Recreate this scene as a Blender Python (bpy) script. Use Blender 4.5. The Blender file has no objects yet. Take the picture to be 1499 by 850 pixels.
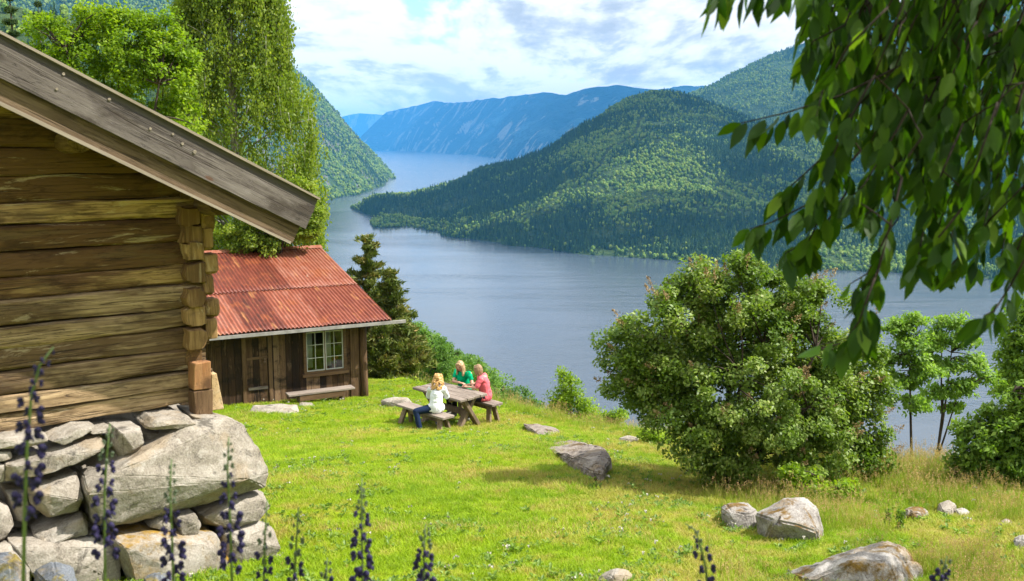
import bpy, bmesh, math, random
import numpy as np
from mathutils import Vector, Matrix
R = math.radians
SC = bpy.context.scene
COL = SC.collection

# ------------------------------------------------------------------ camera, sky, sun, exposure
PITCH = math.atan(220/1457.4)
cam_d = bpy.data.cameras.new('camera'); cam_d.lens = 35; cam_d.sensor_width = 36
cam_d.clip_start = 0.05; cam_d.clip_end = 80000
cam_d.dof.use_dof = True; cam_d.dof.focus_distance = 21; cam_d.dof.aperture_fstop = 4.0
cam = bpy.data.objects.new('camera', cam_d); COL.objects.link(cam)
cam.location = (0, 0, 0); cam.rotation_euler = (math.pi/2 - PITCH, 0, 0)
SC.camera = cam

SUN_EL = 50.7
sun_d = bpy.data.lights.new('sun', 'SUN'); sun_d.energy = 5.0; sun_d.angle = R(0.53); sun_d.color = (1, .955, .88)
sun = bpy.data.objects.new('sun', sun_d); COL.objects.link(sun)
sv = Vector((math.cos(R(SUN_EL)), -0.012, math.sin(R(SUN_EL))))
sun.rotation_euler = sv.to_track_quat('Z', 'Y').to_euler(); sun.location = (30, 0, 40)

SC.view_settings.view_transform = 'Standard'; SC.view_settings.look = 'None'
SC.view_settings.gamma = 1; SC.view_settings.use_curve_mapping = False
SC.view_settings.exposure = 0.98
SC.render.engine = 'CYCLES'
cy = SC.cycles
cy.use_denoising = True; cy.max_bounces = 6; cy.diffuse_bounces = 3; cy.glossy_bounces = 3
cy.transmission_bounces = 5; cy.transparent_max_bounces = 8; cy.volume_bounces = 1
cy.sample_clamp_indirect = 6; cy.caustics_reflective = False; cy.caustics_refractive = False

# ------------------------------------------------------------------ node helper
class NT:
    def __init__(s, name=None, tree=None):
        if tree is None:
            s.m = bpy.data.materials.new(name); s.m.use_nodes = True; s.t = s.m.node_tree
        else:
            s.t = tree
        s.t.nodes.clear()
    def n(s, typ, ins=None, **kw):
        nd = s.t.nodes.new('ShaderNode' + typ)
        for k, v in kw.items(): setattr(nd, k, v)
        for k, v in (ins or {}).items():
            sock = nd.inputs[k]
            if isinstance(v, bpy.types.NodeSocket): s.t.links.new(v, sock)
            else: sock.default_value = v
        return nd
    def link(s, a, b): s.t.links.new(a, b)
    def ramp(s, fac, stops, interp='LINEAR'):
        nd = s.n('ValToRGB', {'Fac': fac}); cr = nd.color_ramp; cr.interpolation = interp
        while len(cr.elements) < len(stops): cr.elements.new(.5)
        for e, (p, c) in zip(cr.elements, stops):
            e.position = p; e.color = (*c, 1) if len(c) == 3 else c
        return nd.outputs['Color']
    def noise(s, vec, scale, detail=4, rough=.55, dist=0):
        return s.n('TexNoise', {'Vector': vec, 'Scale': scale, 'Detail': detail, 'Roughness': rough, 'Distortion': dist}).outputs['Fac']
    def mapping(s, vec, scale=(1, 1, 1), rot=(0, 0, 0), loc=(0, 0, 0)):
        return s.n('Mapping', {'Vector': vec, 'Scale': scale, 'Rotation': rot, 'Location': loc}).outputs['Vector']
    def mix(s, fac, a, b, blend='MIX'):
        nd = s.n('Mix', data_type='RGBA', blend_type=blend)
        for i, v in ((0, fac), (6, a), (7, b)):
            if isinstance(v, bpy.types.NodeSocket): s.t.links.new(v, nd.inputs[i])
            else: nd.inputs[i].default_value = v if i == 0 else (*v, 1) if len(v) == 3 else v
        return nd.outputs[2]
    def math(s, op, a, b=0.0, c=0.0, clamp=False):
        nd = s.n('Math', operation=op, use_clamp=clamp)
        for i, v in enumerate((a, b, c)):
            if isinstance(v, bpy.types.NodeSocket): s.t.links.new(v, nd.inputs[i])
            else: nd.inputs[i].default_value = v
        return nd.outputs[0]
    def maprange(s, v, a, b, c=0, d=1, smooth=False):
        nd = s.n('MapRange', {0: v, 1: a, 2: b, 3: c, 4: d}, interpolation_type='SMOOTHSTEP' if smooth else 'LINEAR')
        return nd.outputs[0]
    def bump(s, h, strength=.5, dist=.02):
        return s.n('Bump', {'Height': h, 'Strength': strength, 'Distance': dist}).outputs[0]
    def out(s, surf=None, vol=None):
        o = s.n('OutputMaterial')
        if surf is not None: s.link(surf, o.inputs['Surface'])
        if vol is not None: s.link(vol, o.inputs['Volume'])
        return s.m

# world: Nishita sky with a broken layer of cloud
W = bpy.data.worlds.new('World'); SC.world = W; W.use_nodes = True
w = NT(tree=W.node_tree)
sky = w.n('TexSky', sky_type='NISHITA', sun_disc=False, sun_elevation=R(SUN_EL), sun_rotation=R(90),
          altitude=300, air_density=1.0, dust_density=.6, ozone_density=1.5)
gen = w.n('TexCoord').outputs['Generated']
sep = w.n('SeparateXYZ', {0: gen})
zc = w.math('MAXIMUM', sep.outputs[2], 0.0)
den = w.math('ADD', zc, 0.11)
pu = w.math('DIVIDE', sep.outputs[0], den); pv = w.math('DIVIDE', sep.outputs[1], den)
comb = w.n('CombineXYZ', {0: pu, 1: pv, 2: 3.7}).outputs[0]
def cloudn(dx, dy):
    q = w.mapping(comb, (1.45, .62, 1), loc=(dx, dy, 0))
    return w.math('ADD', w.math('MULTIPLY', w.noise(q, 1.15, 10, .58, .35), .75), w.math('MULTIPLY', w.noise(q, 3.9, 6, .6, .2), .25))
n1 = cloudn(0, 0); n2 = cloudn(.11, -.10)
cover = w.maprange(n1, .345, .415, 0, 1, True)
lit = w.math('ADD', .5, w.math('MULTIPLY', w.math('SUBTRACT', n1, n2), 4.4))
thick = w.math('ADD', lit, w.math('MULTIPLY', w.math('SUBTRACT', .53, n1), 2.6))
ccol = w.ramp(thick, [(.16, (2.7, 2.95, 3.3)), (.36, (3.5, 3.7, 3.95)), (.52, (4.7, 4.8, 4.9)), (.72, (5.6, 5.6, 5.5))])
hor = w.maprange(sep.outputs[2], .0, .085, 1, 0, True)
ccol = w.mix(w.math('MULTIPLY', hor, .5), ccol, (4.9, 4.95, 5.0))
up_ = w.maprange(sep.outputs[2],   .10, .45, 1.0, 1.45, True)  # high cloud brightened out of view, added for stronger fill light
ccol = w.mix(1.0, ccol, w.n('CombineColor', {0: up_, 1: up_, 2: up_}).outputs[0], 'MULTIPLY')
skyb = w.mix(1.0, sky.outputs[0], (1.0, 1.05, 1.1), 'MULTIPLY')
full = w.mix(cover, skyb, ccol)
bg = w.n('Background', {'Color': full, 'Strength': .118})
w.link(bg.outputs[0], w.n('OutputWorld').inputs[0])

# ------------------------------------------------------------------ geometry helpers
CT, ST = math.cos(PITCH), math.sin(PITCH)
FPX = 1457.4
def ray(px, py):
    rx = (px-749.5)/FPX; ry = -(py-425)/FPX
    return Vector((rx, CT + ry*ST, -ST + ry*CT))
def at(px, py, d):
    r = ray(px, py); return r*(d/r.y)
def at_z(px, py, z):
    r = ray(px, py); return r*(z/r.z)
def rng(seed): return np.random.default_rng(seed)

def _h(i, j, k, seed):
    v = np.sin(i*127.1 + j*311.7 + k*74.7 + seed*53.13)*43758.5453
    return v - np.floor(v)
def vnoise(p, seed=0):
    p = np.asarray(p, float); i = np.floor(p); f = p-i; f = f*f*(3-2*f)
    x, y, z = i[:, 0], i[:, 1], i[:, 2]; a, b, c = f[:, 0], f[:, 1], f[:, 2]
    def L(u, v, t): return u + (v-u)*t
    r = []
    for dz in (0, 1):
        r.append(L(L(_h(x, y, z+dz, seed), _h(x+1, y, z+dz, seed), a), L(_h(x, y+1, z+dz, seed), _h(x+1, y+1, z+dz, seed), a), b))
    return L(r[0], r[1], c)
def fbm(p, seed=0, oct=4, gain=.5):
    p = np.asarray(p, float); s = 0; a = 1; t = 0
    for o in range(oct):
        s = s + a*vnoise(p*(2.03**o) + o*17.3, seed+o); t += a; a *= gain
    return s/t
def fbm2(x, y, seed=0, oct=4, gain=.5):
    return fbm(np.stack([np.ravel(x), np.ravel(y), np.zeros(np.size(x))], 1), seed, oct, gain).reshape(np.shape(x))

def tag(o, label=None, cat=None, group=None, kind=None):
    if label: o['label'] = label
    if cat: o['category'] = cat
    if group: o['group'] = group
    if kind: o['kind'] = kind
    return o
def link(o, parent=None):
    COL.objects.link(o)
    if parent is not None: o.parent = parent
    return o
def empty(name, loc, rz=0, **kw):
    o = bpy.data.objects.new(name, None); o.empty_display_size = .2
    link(o); o.location = loc; o.rotation_euler = (0, 0, rz); return tag(o, **kw)
def mesh_np(name, V, Fq, mat, parent=None, var=None, smooth=False, loc=None, sharp=0):
    """V (n,3), Fq: (m,3) or (m,4) array or list of tuples"""
    me = bpy.data.meshes.new(name); V = np.asarray(V, np.float32)
    if isinstance(Fq, np.ndarray):
        m, k = Fq.shape
        me.vertices.add(len(V)); me.vertices.foreach_set('co', V.ravel())
        me.loops.add(m*k); me.loops.foreach_set('vertex_index', Fq.astype(np.int32).ravel())
        me.polygons.add(m)
        me.polygons.foreach_set('loop_start', np.arange(0, m*k, k, dtype=np.int32))
        me.update(calc_edges=True)
    else:
        me.from_pydata(V.tolist(), [], Fq); me.update()
    if smooth: me.polygons.foreach_set('use_smooth', np.ones(len(me.polygons), bool))
    if sharp: me.set_sharp_from_angle(angle=R(sharp))
    if var is not None:
        at_ = me.attributes.new('var', 'FLOAT', 'POINT'); at_.data.foreach_set('value', np.asarray(var, np.float32))
    if mat is not None: me.materials.append(mat)
    o = bpy.data.objects.new(name, me); link(o, parent)
    if loc is not None: o.location = loc
    return o

class MB:
    def __init__(s): s.V = []; s.F = []; s.A = []; s.c = 0
    def add(s, V, F, var=0.5):
        V = [tuple(v) for v in V]
        s.V += V; s.F += [tuple(i+s.c for i in f) for f in F]; s.A += [var]*len(V); s.c += len(V); return s
    def box(s, lo, hi, var=.5, M=None, jit=0, rnd=None):
        (x0, y0, z0), (x1, y1, z1) = lo, hi
        V = [(x0, y0, z0), (x1, y0, z0), (x1, y1, z0), (x0, y1, z0), (x0, y0, z1), (x1, y0, z1), (x1, y1, z1), (x0, y1, z1)]
        if jit: V = [tuple(c + rnd.uniform(-jit, jit) for c in v) for v in V]
        if M is not None: V = [tuple(M @ Vector(v)) for v in V]
        return s.add(V, [(0, 3, 2, 1), (4, 5, 6, 7), (0, 1, 5, 4), (1, 2, 6, 5), (2, 3, 7, 6), (3, 0, 4, 7)], var)
    def bar(s, p, q, wx, wy, up=(0, 0, 1), var=.5):
        p, q = Vector(p), Vector(q); d = (q-p).normalized(); u = Vector(up)
        a = d.cross(u)
        if a.length < 1e-4: a = d.cross(Vector((1, 0, 0)))
        a.normalize(); b = a.cross(d).normalized()
        V = []
        for c in (p, q):
            for sx, sy in ((-1, -1), (1, -1), (1, 1), (-1, 1)): V.append(c + a*sx*wx/2 + b*sy*wy/2)
        return s.add(V, [(0, 1, 2, 3), (7, 6, 5, 4), (0, 4, 5, 1), (1, 5, 6, 2), (2, 6, 7, 3), (3, 7, 4, 0)], var)
    def tube(s, path, rad, n=6, var=.5, cap=True):
        P = [Vector(p) for p in path]; rings = []
        prev = None
        for i, p in enumerate(P):
            d = (P[min(i+1, len(P)-1)] - P[max(i-1, 0)])
            if d.length < 1e-7: d = Vector((0, 0, 1))
            d.normalize()
            a = prev - d*prev.dot(d) if prev is not None else d.cross(Vector((0, 0, 1)) if abs(d.z) < .9 else Vector((1, 0, 0)))
            if a.length < 1e-5: a = d.orthogonal()
            a.normalize(); prev = a; b = d.cross(a)
            r = rad[i] if hasattr(rad, '__len__') else rad
            rings.append([p + (a*math.cos(t) + b*math.sin(t))*r for t in (2*math.pi*k/n for k in range(n))])
        V = [v for r_ in rings for v in r_]; F = []
        for i in range(len(P)-1):
            for k in range(n):
                F.append((i*n+k, i*n+(k+1) % n, (i+1)*n+(k+1) % n, (i+1)*n+k))
        if cap: F += [tuple(range(n))[::-1], tuple((len(P)-1)*n+k for k in range(n))]
        return s.add(V, F, var)
    def lathe(s, prof, c=(0, 0, 0), n=12, var=.5):
        V = []; F = []
        for r, z in prof:
            for k in range(n): V.append((c[0]+r*math.cos(2*math.pi*k/n), c[1]+r*math.sin(2*math.pi*k/n), c[2]+z))
        for i in range(len(prof)-1):
            for k in range(n): F.append((i*n+k, i*n+(k+1) % n, (i+1)*n+(k+1) % n, (i+1)*n+k))
        F += [tuple(range(n))[::-1], tuple((len(prof)-1)*n+k for k in range(n))]
        return s.add(V, F, var)
    def build(s, name, mat, parent=None, smooth=False, bevel=0, loc=None, rot=None):
        me = bpy.data.meshes.new(name); me.from_pydata(s.V, [], s.F); me.update()
        a = me.attributes.new('var', 'FLOAT', 'POINT'); a.data.foreach_set('value', np.array(s.A, np.float32))
        if bevel:
            bm = bmesh.new(); bm.from_mesh(me)
            bmesh.ops.bevel(bm, geom=bm.edges[:], offset=bevel, segments=1, affect='EDGES')
            bm.to_mesh(me); bm.free()
        if smooth: me.polygons.foreach_set('use_smooth', np.ones(len(me.polygons), bool))
        me.materials.append(mat)
        o = bpy.data.objects.new(name, me); link(o, parent)
        if loc is not None: o.location = loc
        if rot is not None: o.rotation_euler = rot
        return o

def copy_tree(o, parent=None):
    c = o.copy(); COL.objects.link(c)
    if parent is not None: c.parent = parent
    for ch in list(o.children): copy_tree(ch, c)
    return c

# ------------------------------------------------------------------ materials
def principled(nt, col, rough=.8, normal=None, spec=.3, **kw):
    ins = {'Base Color': col if isinstance(col, bpy.types.NodeSocket) else (*col, 1), 'Roughness': rough, 'Specular IOR Level': spec}
    if normal is not None: ins['Normal'] = normal
    ins.update(kw)
    return nt.n('BsdfPrincipled', ins).outputs[0]

def wood_mat(name, stops, along='X', scale=1.0, knots=True, bump=.5, randv=.35, stain=None, gap=.35):
    t = NT(name); oc = t.n('TexCoord').outputs['Object']; ob = t.n('ObjectInfo').outputs['Random']
    off = t.n('CombineXYZ', {0: t.math('MULTIPLY', ob, 37.), 1: t.math('MULTIPLY', ob, 11.), 2: t.math('MULTIPLY', ob, 23.)}).outputs[0]
    vec = t.n('VectorMath', {0: oc, 1: off}, operation='ADD').outputs[0]
    k = {'X': (.06, 1, 1), 'Y': (1, .06, 1), 'Z': (1, 1, .06)}[along]
    g1 = t.noise(t.mapping(vec, tuple(c*scale for c in k)), 42, 6, .65, .6)
    k2 = tuple(.25 if c < .5 else .8 for c in k)
    g2 = t.noise(t.mapping(vec, k2), 3.2, 4, .6, .4)
    f = t.math('ADD', t.math('MULTIPLY', g1, .55), t.math('MULTIPLY', g2, .55))
    f = t.math('ADD', f, t.math('MULTIPLY', t.math('SUBTRACT', ob, .5), randv*.4))
    va = t.n('Attribute', attribute_name='var').outputs['Fac']
    f = t.math('ADD', f, t.math('MULTIPLY', t.math('SUBTRACT', va, .5), randv))
    col = t.ramp(f, stops)
    h = g1
    # drying cracks along the grain
    ck = t.noise(t.mapping(vec, tuple(c*(.35 if c < .5 else 1) for c in k)), 17, 2, .5, .3)
    crack = t.maprange(t.math('ABSOLUTE', t.math('SUBTRACT', ck, .5)), 0, .018, 0, 1)
    col = t.mix(t.math('MULTIPLY', t.math('SUBTRACT', 1, crack), gap), col, (.02, .012, .008))
    if knots:
        vd = t.n('TexVoronoi', {'Vector': t.mapping(vec, tuple(.42 if c < .5 else 1 for c in k)), 'Scale': 4.6})
        kn = t.maprange(vd.outputs['Distance'], .05, .10, 1, 0, True)
        col = t.mix(t.math('MULTIPLY', kn, .65), col, (.10, .04, .015))
    if stain:
        s1 = t.noise(t.mapping(vec, (.7, 1, 1.5), loc=(5, 2, 1)), 2.3, 5, .6)
        col = t.mix(t.maprange(s1, .52, .66, 0, stain[1], True), col, stain[0])
    if knots:
        k3 = tuple(.16 if c < .5 else 1.1 for c in k)
        ws = t.noise(t.mapping(vec, k3, loc=(11, 5, 3)), 6.5, 6, .7, .9)
        col = t.mix(t.maprange(ws, .56, .63, 0, gap*.75, True), col, tuple(x*.35 for x in stops[1][1]))
        col = t.mix(t.maprange(ws, .42, .36, 0, .35, True), col, stops[-1][1])
    if knots:
        ck2 = t.noise(t.mapping(vec, tuple(c*(1.4 if c < .5 else 1) for c in k), loc=(2, 9, 4)), 38, 3, .6, .25)
        cr2 = t.maprange(t.math('ABSOLUTE', t.math('SUBTRACT', ck2, .5)), 0, .022, 0, 1)
        msk = t.maprange(t.noise(vec, 2.1, 4, .6), .46, .56, 0, gap*.75, True)
        col = t.mix(t.math('MULTIPLY', t.math('SUBTRACT', 1, cr2), msk), col, tuple(x*.2 for x in stops[0][1]))
        crack = t.math('MULTIPLY', crack, t.math('ADD', t.math('MULTIPLY', cr2, .6), .4))
    hh = t.math('ADD', t.math('MULTIPLY', h, .6), t.math('MULTIPLY', crack, .4))
    return t.out(principled(t, col, .82, t.bump(hh, bump, .012), .25))

M = {}
M['log'] = wood_mat('weathered_log', [(.18, (.12, .062, .025)), (.31, (.38, .245, .105)), (.47, (.58, .42, .215)), (.72, (.70, .58, .37))], 'X', .8, True, .8, .75, ((.055, .028, .012), .85), .8)
M['log_grey'] = wood_mat('grey_log', [(.20, (.13, .08, .04)), (.36, (.38, .27, .15)), (.53, (.55, .42, .265)), (.78, (.66, .55, .38))], 'X', .8, True, .8, .6, ((.06, .035, .018), .85), .85)
M['log_y'] = wood_mat('weathered_log_side', [(.25, (.13, .075, .03)), (.45, (.34, .22, .10)), (.62, (.48, .34, .18)), (.85, (.58, .46, .30))], 'Y', .8, True, .7, .5, ((.10, .06, .03), .6), .5)
M['log_end'] = wood_mat('log_end_grain', [(.22, (.14, .075, .028)), (.45, (.40, .25, .105)), (.62, (.55, .39, .20)), (.85, (.64, .51, .33))], 'Z', .5, True, .6, .5, ((.12, .07, .03), .6), .5)
M['log_new'] = wood_mat('fresh_orange_timber', [(.25, (.10, .036, .014)), (.5, (.22, .085, .030)), (.8, (.36, .20, .09))], 'Z', .6, True, .5, .6, ((.06, .03, .015), .8), .6)
M['barge'] = wood_mat('silver_grey_board', [(.24, (.028, .023, .020)), (.42, (.080, .066, .058)), (.58, (.135, .115, .102)), (.85, (.23, .205, .185))], 'X', .8, True, .6, .3, ((.035, .026, .020), .75), .9)
M['barge_low'] = wood_mat('brown_board', [(.25, (.038, .024, .013)), (.45, (.095, .062, .036)), (.62, (.155, .107, .066)), (.85, (.24, .18, .12))], 'X', .8, True, .6, .3, ((.04, .025, .015), .9), .7)
M['roof_edge'] = wood_mat('dark_roof_edge', [(.25, (.05, .045, .04)), (.6, (.10, .09, .08)), (.85, (.16, .145, .13))], 'X', .8, False, .5, .3, None, .4)
M['pale_edge'] = wood_mat('pale_lath', [(.25, (.17, .135, .10)), (.6, (.28, .235, .185)), (.85, (.38, .33, .27))], 'X', .8, False, .5, .3, None, .4)
M['hut'] = wood_mat('dark_vertical_planks', [(.2, (.016, .009, .005)), (.42, (.048, .025, .012)), (.6, (.10, .055, .027)), (.85, (.22, .14, .08))], 'Z', .8, True, .6, .7, ((.012, .008, .005), .85), .7)
M['hut_x'] = wood_mat('brown_trim', [(.2, (.028, .015, .008)), (.45, (.085, .047, .022)), (.65, (.15, .09, .046)), (.85, (.22, .145, .08))], 'X', .8, False, .6, .4, None, .5)
M['hut_z'] = wood_mat('brown_post', [(.2, (.028, .015, .008)), (.45, (.085, .047, .022)), (.65, (.15, .09, .046)), (.85, (.22, .145, .08))], 'Z', .8, True, .6, .4, None, .5)
M['greywood'] = wood_mat('grey_furniture_wood', [(.2, (.08, .062, .05)), (.45, (.17, .135, .108)), (.65, (.26, .215, .18)), (.85, (.34, .29, .25))], 'X', .8, True, .5, .4, None, .6)
M['legwood'] = wood_mat('brown_furniture_wood', [(.2, (.06, .04, .026)), (.45, (.14, .098, .062)), (.65, (.22, .16, .108)), (.85, (.30, .235, .17))], 'Z', .8, True, .5, .4, None, .6)

def stone_mat(name, base=(.235, .205, .165), dark=(.095, .082, .068), lich=(.34, .31, .265), moss=.0, mosscol=(.30, .19, .03), blue=0):
    t = NT(name); oc = t.n('TexCoord').outputs['Object']; ob = t.n('ObjectInfo').outputs['Random']
    vec = t.n('VectorMath', {0: oc, 1: t.n('CombineXYZ', {0: t.math('MULTIPLY', ob, 31.), 1: t.math('MULTIPLY', ob, 17.), 2: 0.}).outputs[0]}, operation='ADD').outputs[0]
    a = t.noise(vec, 3.5, 8, .65, .3); b = t.noise(vec, 60, 3, .6); c = t.noise(vec, 9, 5, .65, .8)
    col = t.ramp(t.math('ADD', t.math('MULTIPLY', a, .6), t.math('MULTIPLY', b, .4)), [(.33, dark), (.47, base), (.62, lich)])
    col = t.mix(t.maprange(c, .57, .66, 0, .75, True), col, lich)
    col = t.mix(t.maprange(t.noise(vec, 5, 6, .7, .5), .56, .67, 0, .8, True), col, tuple(x*.55 for x in dark))
    col = t.mix(t.maprange(t.noise(t.mapping(vec, loc=(9, 3, 4)), 2.2, 5, .6, .5), .54, .64, 0, .5, True), col, (.27, .20, .12))
    if moss:
        nz = t.n('SeparateXYZ', {0: t.n('NewGeometry').outputs['Normal']}).outputs[2]
        mm = t.math('MULTIPLY', t.maprange(t.noise(t.mapping(vec, loc=(4, 7, 1)), 3, 6, .7, .4), .62-.2*moss, .68-.1*moss, 0, 1, True), t.maprange(nz, -.3, .3, 0, 1))
        mcol = t.ramp(t.noise(vec, 24, 4), [(.3, tuple(x*.5 for x in mosscol)), (.7, mosscol)])
        col = t.mix(mm, col, mcol)
    h = t.math('ADD', t.math('MULTIPLY', a, 1.0), t.math('MULTIPLY', b, .12))
    h = t.math('ADD', h, t.math('MULTIPLY', c, .4))
    return t.out(principled(t, col, .88, t.bump(h, .7, .035), .25))
M['stone'] = stone_mat('pale_granite')
M['stone_moss'] = stone_mat('lichen_granite', moss=1.0, mosscol=(.30, .18, .025))
M['rock'] = stone_mat('field_rock', (.20, .18, .16), (.06, .054, .05), (.34, .325, .30), moss=.55, mosscol=(.16, .09, .015))
M['rock_dark'] = stone_mat('dark_streaked_rock', (.16, .13, .11), (.045, .036, .032), (.30, .265, .225), moss=.4, mosscol=(.10, .06, .015))
M['rock_moss_dapple'] = stone_mat('mossy_dappled_boulder', (.21, .19, .17), (.05, .045, .042), (.38, .36, .33), moss=.75, mosscol=(.17, .10, .015))  # moss, plus dark pattern painted in for the dappled leaf shade
M['rock_shade_blue'] = stone_mat('shaded_blue_rock', (.10, .11, .125), (.03, .033, .04), (.17, .185, .205), moss=.7, mosscol=(.25, .19, .03))  # shade and its blue cast put into the rock colour

def leaf_mat(name, stops, trans=.35, tcol=(1.3, 1.5, .5), rough=.45, spec=.35, use_obj=0.0):
    t = NT(name); v = t.n('Attribute', attribute_name='var').outputs['Fac']
    if use_obj:
        v = t.math('ADD', v, t.math('MULTIPLY', t.math('SUBTRACT', t.n('ObjectInfo').outputs['Random'], .5), use_obj))
    col = t.ramp(v, stops)
    p = principled(t, col, rough, None, spec)
    tr = t.n('BsdfTranslucent', {'Color': t.mix(1.0, col, tcol, 'MULTIPLY')}).outputs[0]
    return t.out(t.n('MixShader', {0: trans, 1: p, 2: tr}).outputs[0])
M['leaf_lilac'] = leaf_mat('shrub_leaf', [(.0, (.062, .120, .012)), (.45, (.135, .215, .026)), (.8, (.21, .285, .055)), (1, (.28, .32, .10))], .36, (1.25, 1.4, .4), .5, .35)
M['bloom_brown'] = leaf_mat('faded_bloom', [(0, (.20, .135, .06)), (.6, (.33, .235, .12)), (1, (.42, .33, .19))], .2, (1, .85, .65), .8, .1)
M['leaf_birch'] = leaf_mat('birch_leaf', [(0, (.09, .155, .018)), (.5, (.185, .26, .034)), (1, (.29, .345, .06))], .52, (1.25, 1.3, .45), .5, .2)
M['leaf_bright'] = leaf_mat('bright_leaf', [(0, (.08, .155, .008)), (.5, (.18, .29, .014)), (1, (.29, .39, .03))], .5, (1.3, 1.35, .4), .5, .25)
M['leaf_ash'] = leaf_mat('ash_leaf', [(0, (.09, .18, .025)), (.5, (.18, .30, .05)), (1, (.28, .40, .10))], .5, (1.3, 1.4, .5), .5, .25)
M['leaf_shrub'] = leaf_mat('shrub_green_leaf', [(0, (.06, .125, .014)), (.5, (.155, .26, .032)), (1, (.25, .35, .06))], .45, (1.3, 1.4, .5), .48, .3)
M['leaf_cherry'] = leaf_mat('cherry_leaf', [(0, (.010, .032, .003)), (.45, (.028, .070, .005)), (.8, (.075, .145, .010)), (1, (.15, .23, .02))], .46, (1.6, 1.8, .25), .5, .2)
M['needle'] = leaf_mat('pine_needle', [(0, (.05, .08, .016)), (.5, (.12, .15, .03)), (.8, (.19, .185, .05)), (1, (.26, .18, .06))], .2, (1.2, 1.4, .5), .6, .2)
M['needle_dark'] = leaf_mat('spruce_needle', [(0, (.016, .038, .012)), (.6, (.042, .075, .022)), (1, (.075, .11, .033))], .15, (1.2, 1.4, .5), .6, .2)
M['wood_leaf'] = leaf_mat('woodland_leaf', [(0, (.04, .10, .016)), (.5, (.10, .20, .030)), (1, (.18, .29, .05))], .42, (1.3, 1.4, .5), .5, .2, .5)
M['far_conifer'] = leaf_mat('far_conifer', [(0, (.012, .032, .012)), (.5, (.026, .058, .018)), (1, (.055, .095, .026))], .0, rough=.8, spec=.1, use_obj=.7)
M['far_broad'] = leaf_mat('far_broadleaf', [(0, (.040, .090, .015)), (.5, (.105, .175, .024)), (1, (.20, .25, .045))], .0, rough=.8, spec=.1, use_obj=.7)
def bark_mat(name, a, b, s=18):
    t = NT(name); oc = t.n('TexCoord').outputs['Object']
    n = t.noise(t.mapping(oc, (1, 1, .25)), s, 5, .65, .4)
    return t.out(principled(t, t.ramp(n, [(.35, a), (.65, b)]), .9, t.bump(n, .8, .02), .15))
M['bark'] = bark_mat('dark_bark', (.022, .017, .013), (.085, .065, .05))
M['twig'] = bark_mat('dark_twig', (.012, .009, .007), (.04, .03, .022))
M['bark_pine'] = bark_mat('pine_bark', (.07, .035, .02), (.22, .12, .065))
M['bark_birch'] = bark_mat('birch_bark', (.08, .07, .06), (.55, .52, .47), 9)
def plain(name, col, rough=.6, spec=.3, nscale=30, amt=.25, **kw):
    t = NT(name); n = t.noise(t.n('TexCoord').outputs['Object'], nscale, 4)
    c = t.ramp(n, [(.3, tuple(x*(1-amt) for x in col)), (.7, tuple(min(1, x*(1+amt)) for x in col))])
    return t.out(principled(t, c, rough, t.bump(n, .2, .004), spec, **kw))

# ------------------------------------------------------------------ ground
LAKE = -200.0
_hy = [-60, -40, -10, 0, 8.5, 15, 22, 28, 34, 60, 200]
_hz = [9.5, 7, .1, -2.0, -3.8, -5.1, -6.42, -7.17, -8.0, -13, -45]
_ex = [-60, -30, -12, -8, -4.6, -3.2, .17, 1.88, 3.35, 4.8, 5.96, 6.9, 8.5, 12, 20, 40]
_ey = [60, 45, 42, 40, 36, 29, 24.3, 21, 19.5, 17.3, 15.6, 13.8, 12.6, 9, -5, -30]
_tt = [-.45, -.30, -.157, -.10, .028, .069, .2, .5]
_ts = [.02, .08, .17, .25, .43, .62, .68, .70]
def gz(x, y, fine=True):
    x = np.asarray(x, float); y = np.asarray(y, float)
    ye = np.interp(x, _ex, _ey)
    yy = np.minimum(y, ye)
    z = np.interp(yy, _hy, _hz)
    k = 1.2  # soften the brow
    dy = np.maximum(y-ye, 0)
    s = np.interp(x/np.maximum(y, 1), _tt, _ts)
    drop = np.where(dy < k, dy*dy/(2*k), dy-k/2)*s
    drop = drop*(1 + np.clip(dy/400, 0, 2))
    z = z - drop
    r = np.hypot(x, y)
    z = z + (fbm2(x*.35, y*.35, 5, 3)-.5)*.28*np.clip((r-3)/6, 0, 1)
    z = z + (fbm2(x*.03, y*.03, 9, 3)-.5)*np.clip(dy*.25, 0, 12)
    if fine: z = z + (fbm2(x*2.2, y*2.2, 6, 3)-.5)*.07
    return z
def gz1(x, y): return float(gz(np.array([x]), np.array([y]))[0])
def on_ground(px, py):
    r = ray(px, py); lo, hi = 1.0, 60.0
    for d in np.arange(3, 60, .1):
        p = r*(d/r.y)
        if gz1(p.x, p.y) >= p.z: return Vector((p.x, p.y, gz1(p.x, p.y)))
    return r*(30/r.y)
def axis(lo, hi, step, far, grow=1.16):
    a = list(np.arange(lo, hi, step)); s = step
    v = hi
    b = []
    while v < far: b.append(v); s *= grow; v += s
    b.append(far)
    c = []; v = lo; s = step
    while v > -(far if lo < 0 else 60): s *= grow; v -= s; c.append(v)
    return np.array(c[::-1] + a + b)
gx = axis(-11, 13, .14, 900); gy = axis(3, 38, .14, 1000)
XX, YY = np.meshgrid(gx, gy); ZZ = gz(XX, YY)
ZZ = np.maximum(ZZ, LAKE-25)
nx, ny = len(gx), len(gy)
idx = np.arange(nx*ny).reshape(ny, nx)
GF = np.stack([idx[:-1, :-1], idx[:-1, 1:], idx[1:, 1:], idx[1:, :-1]], -1).reshape(-1, 4)

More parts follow.
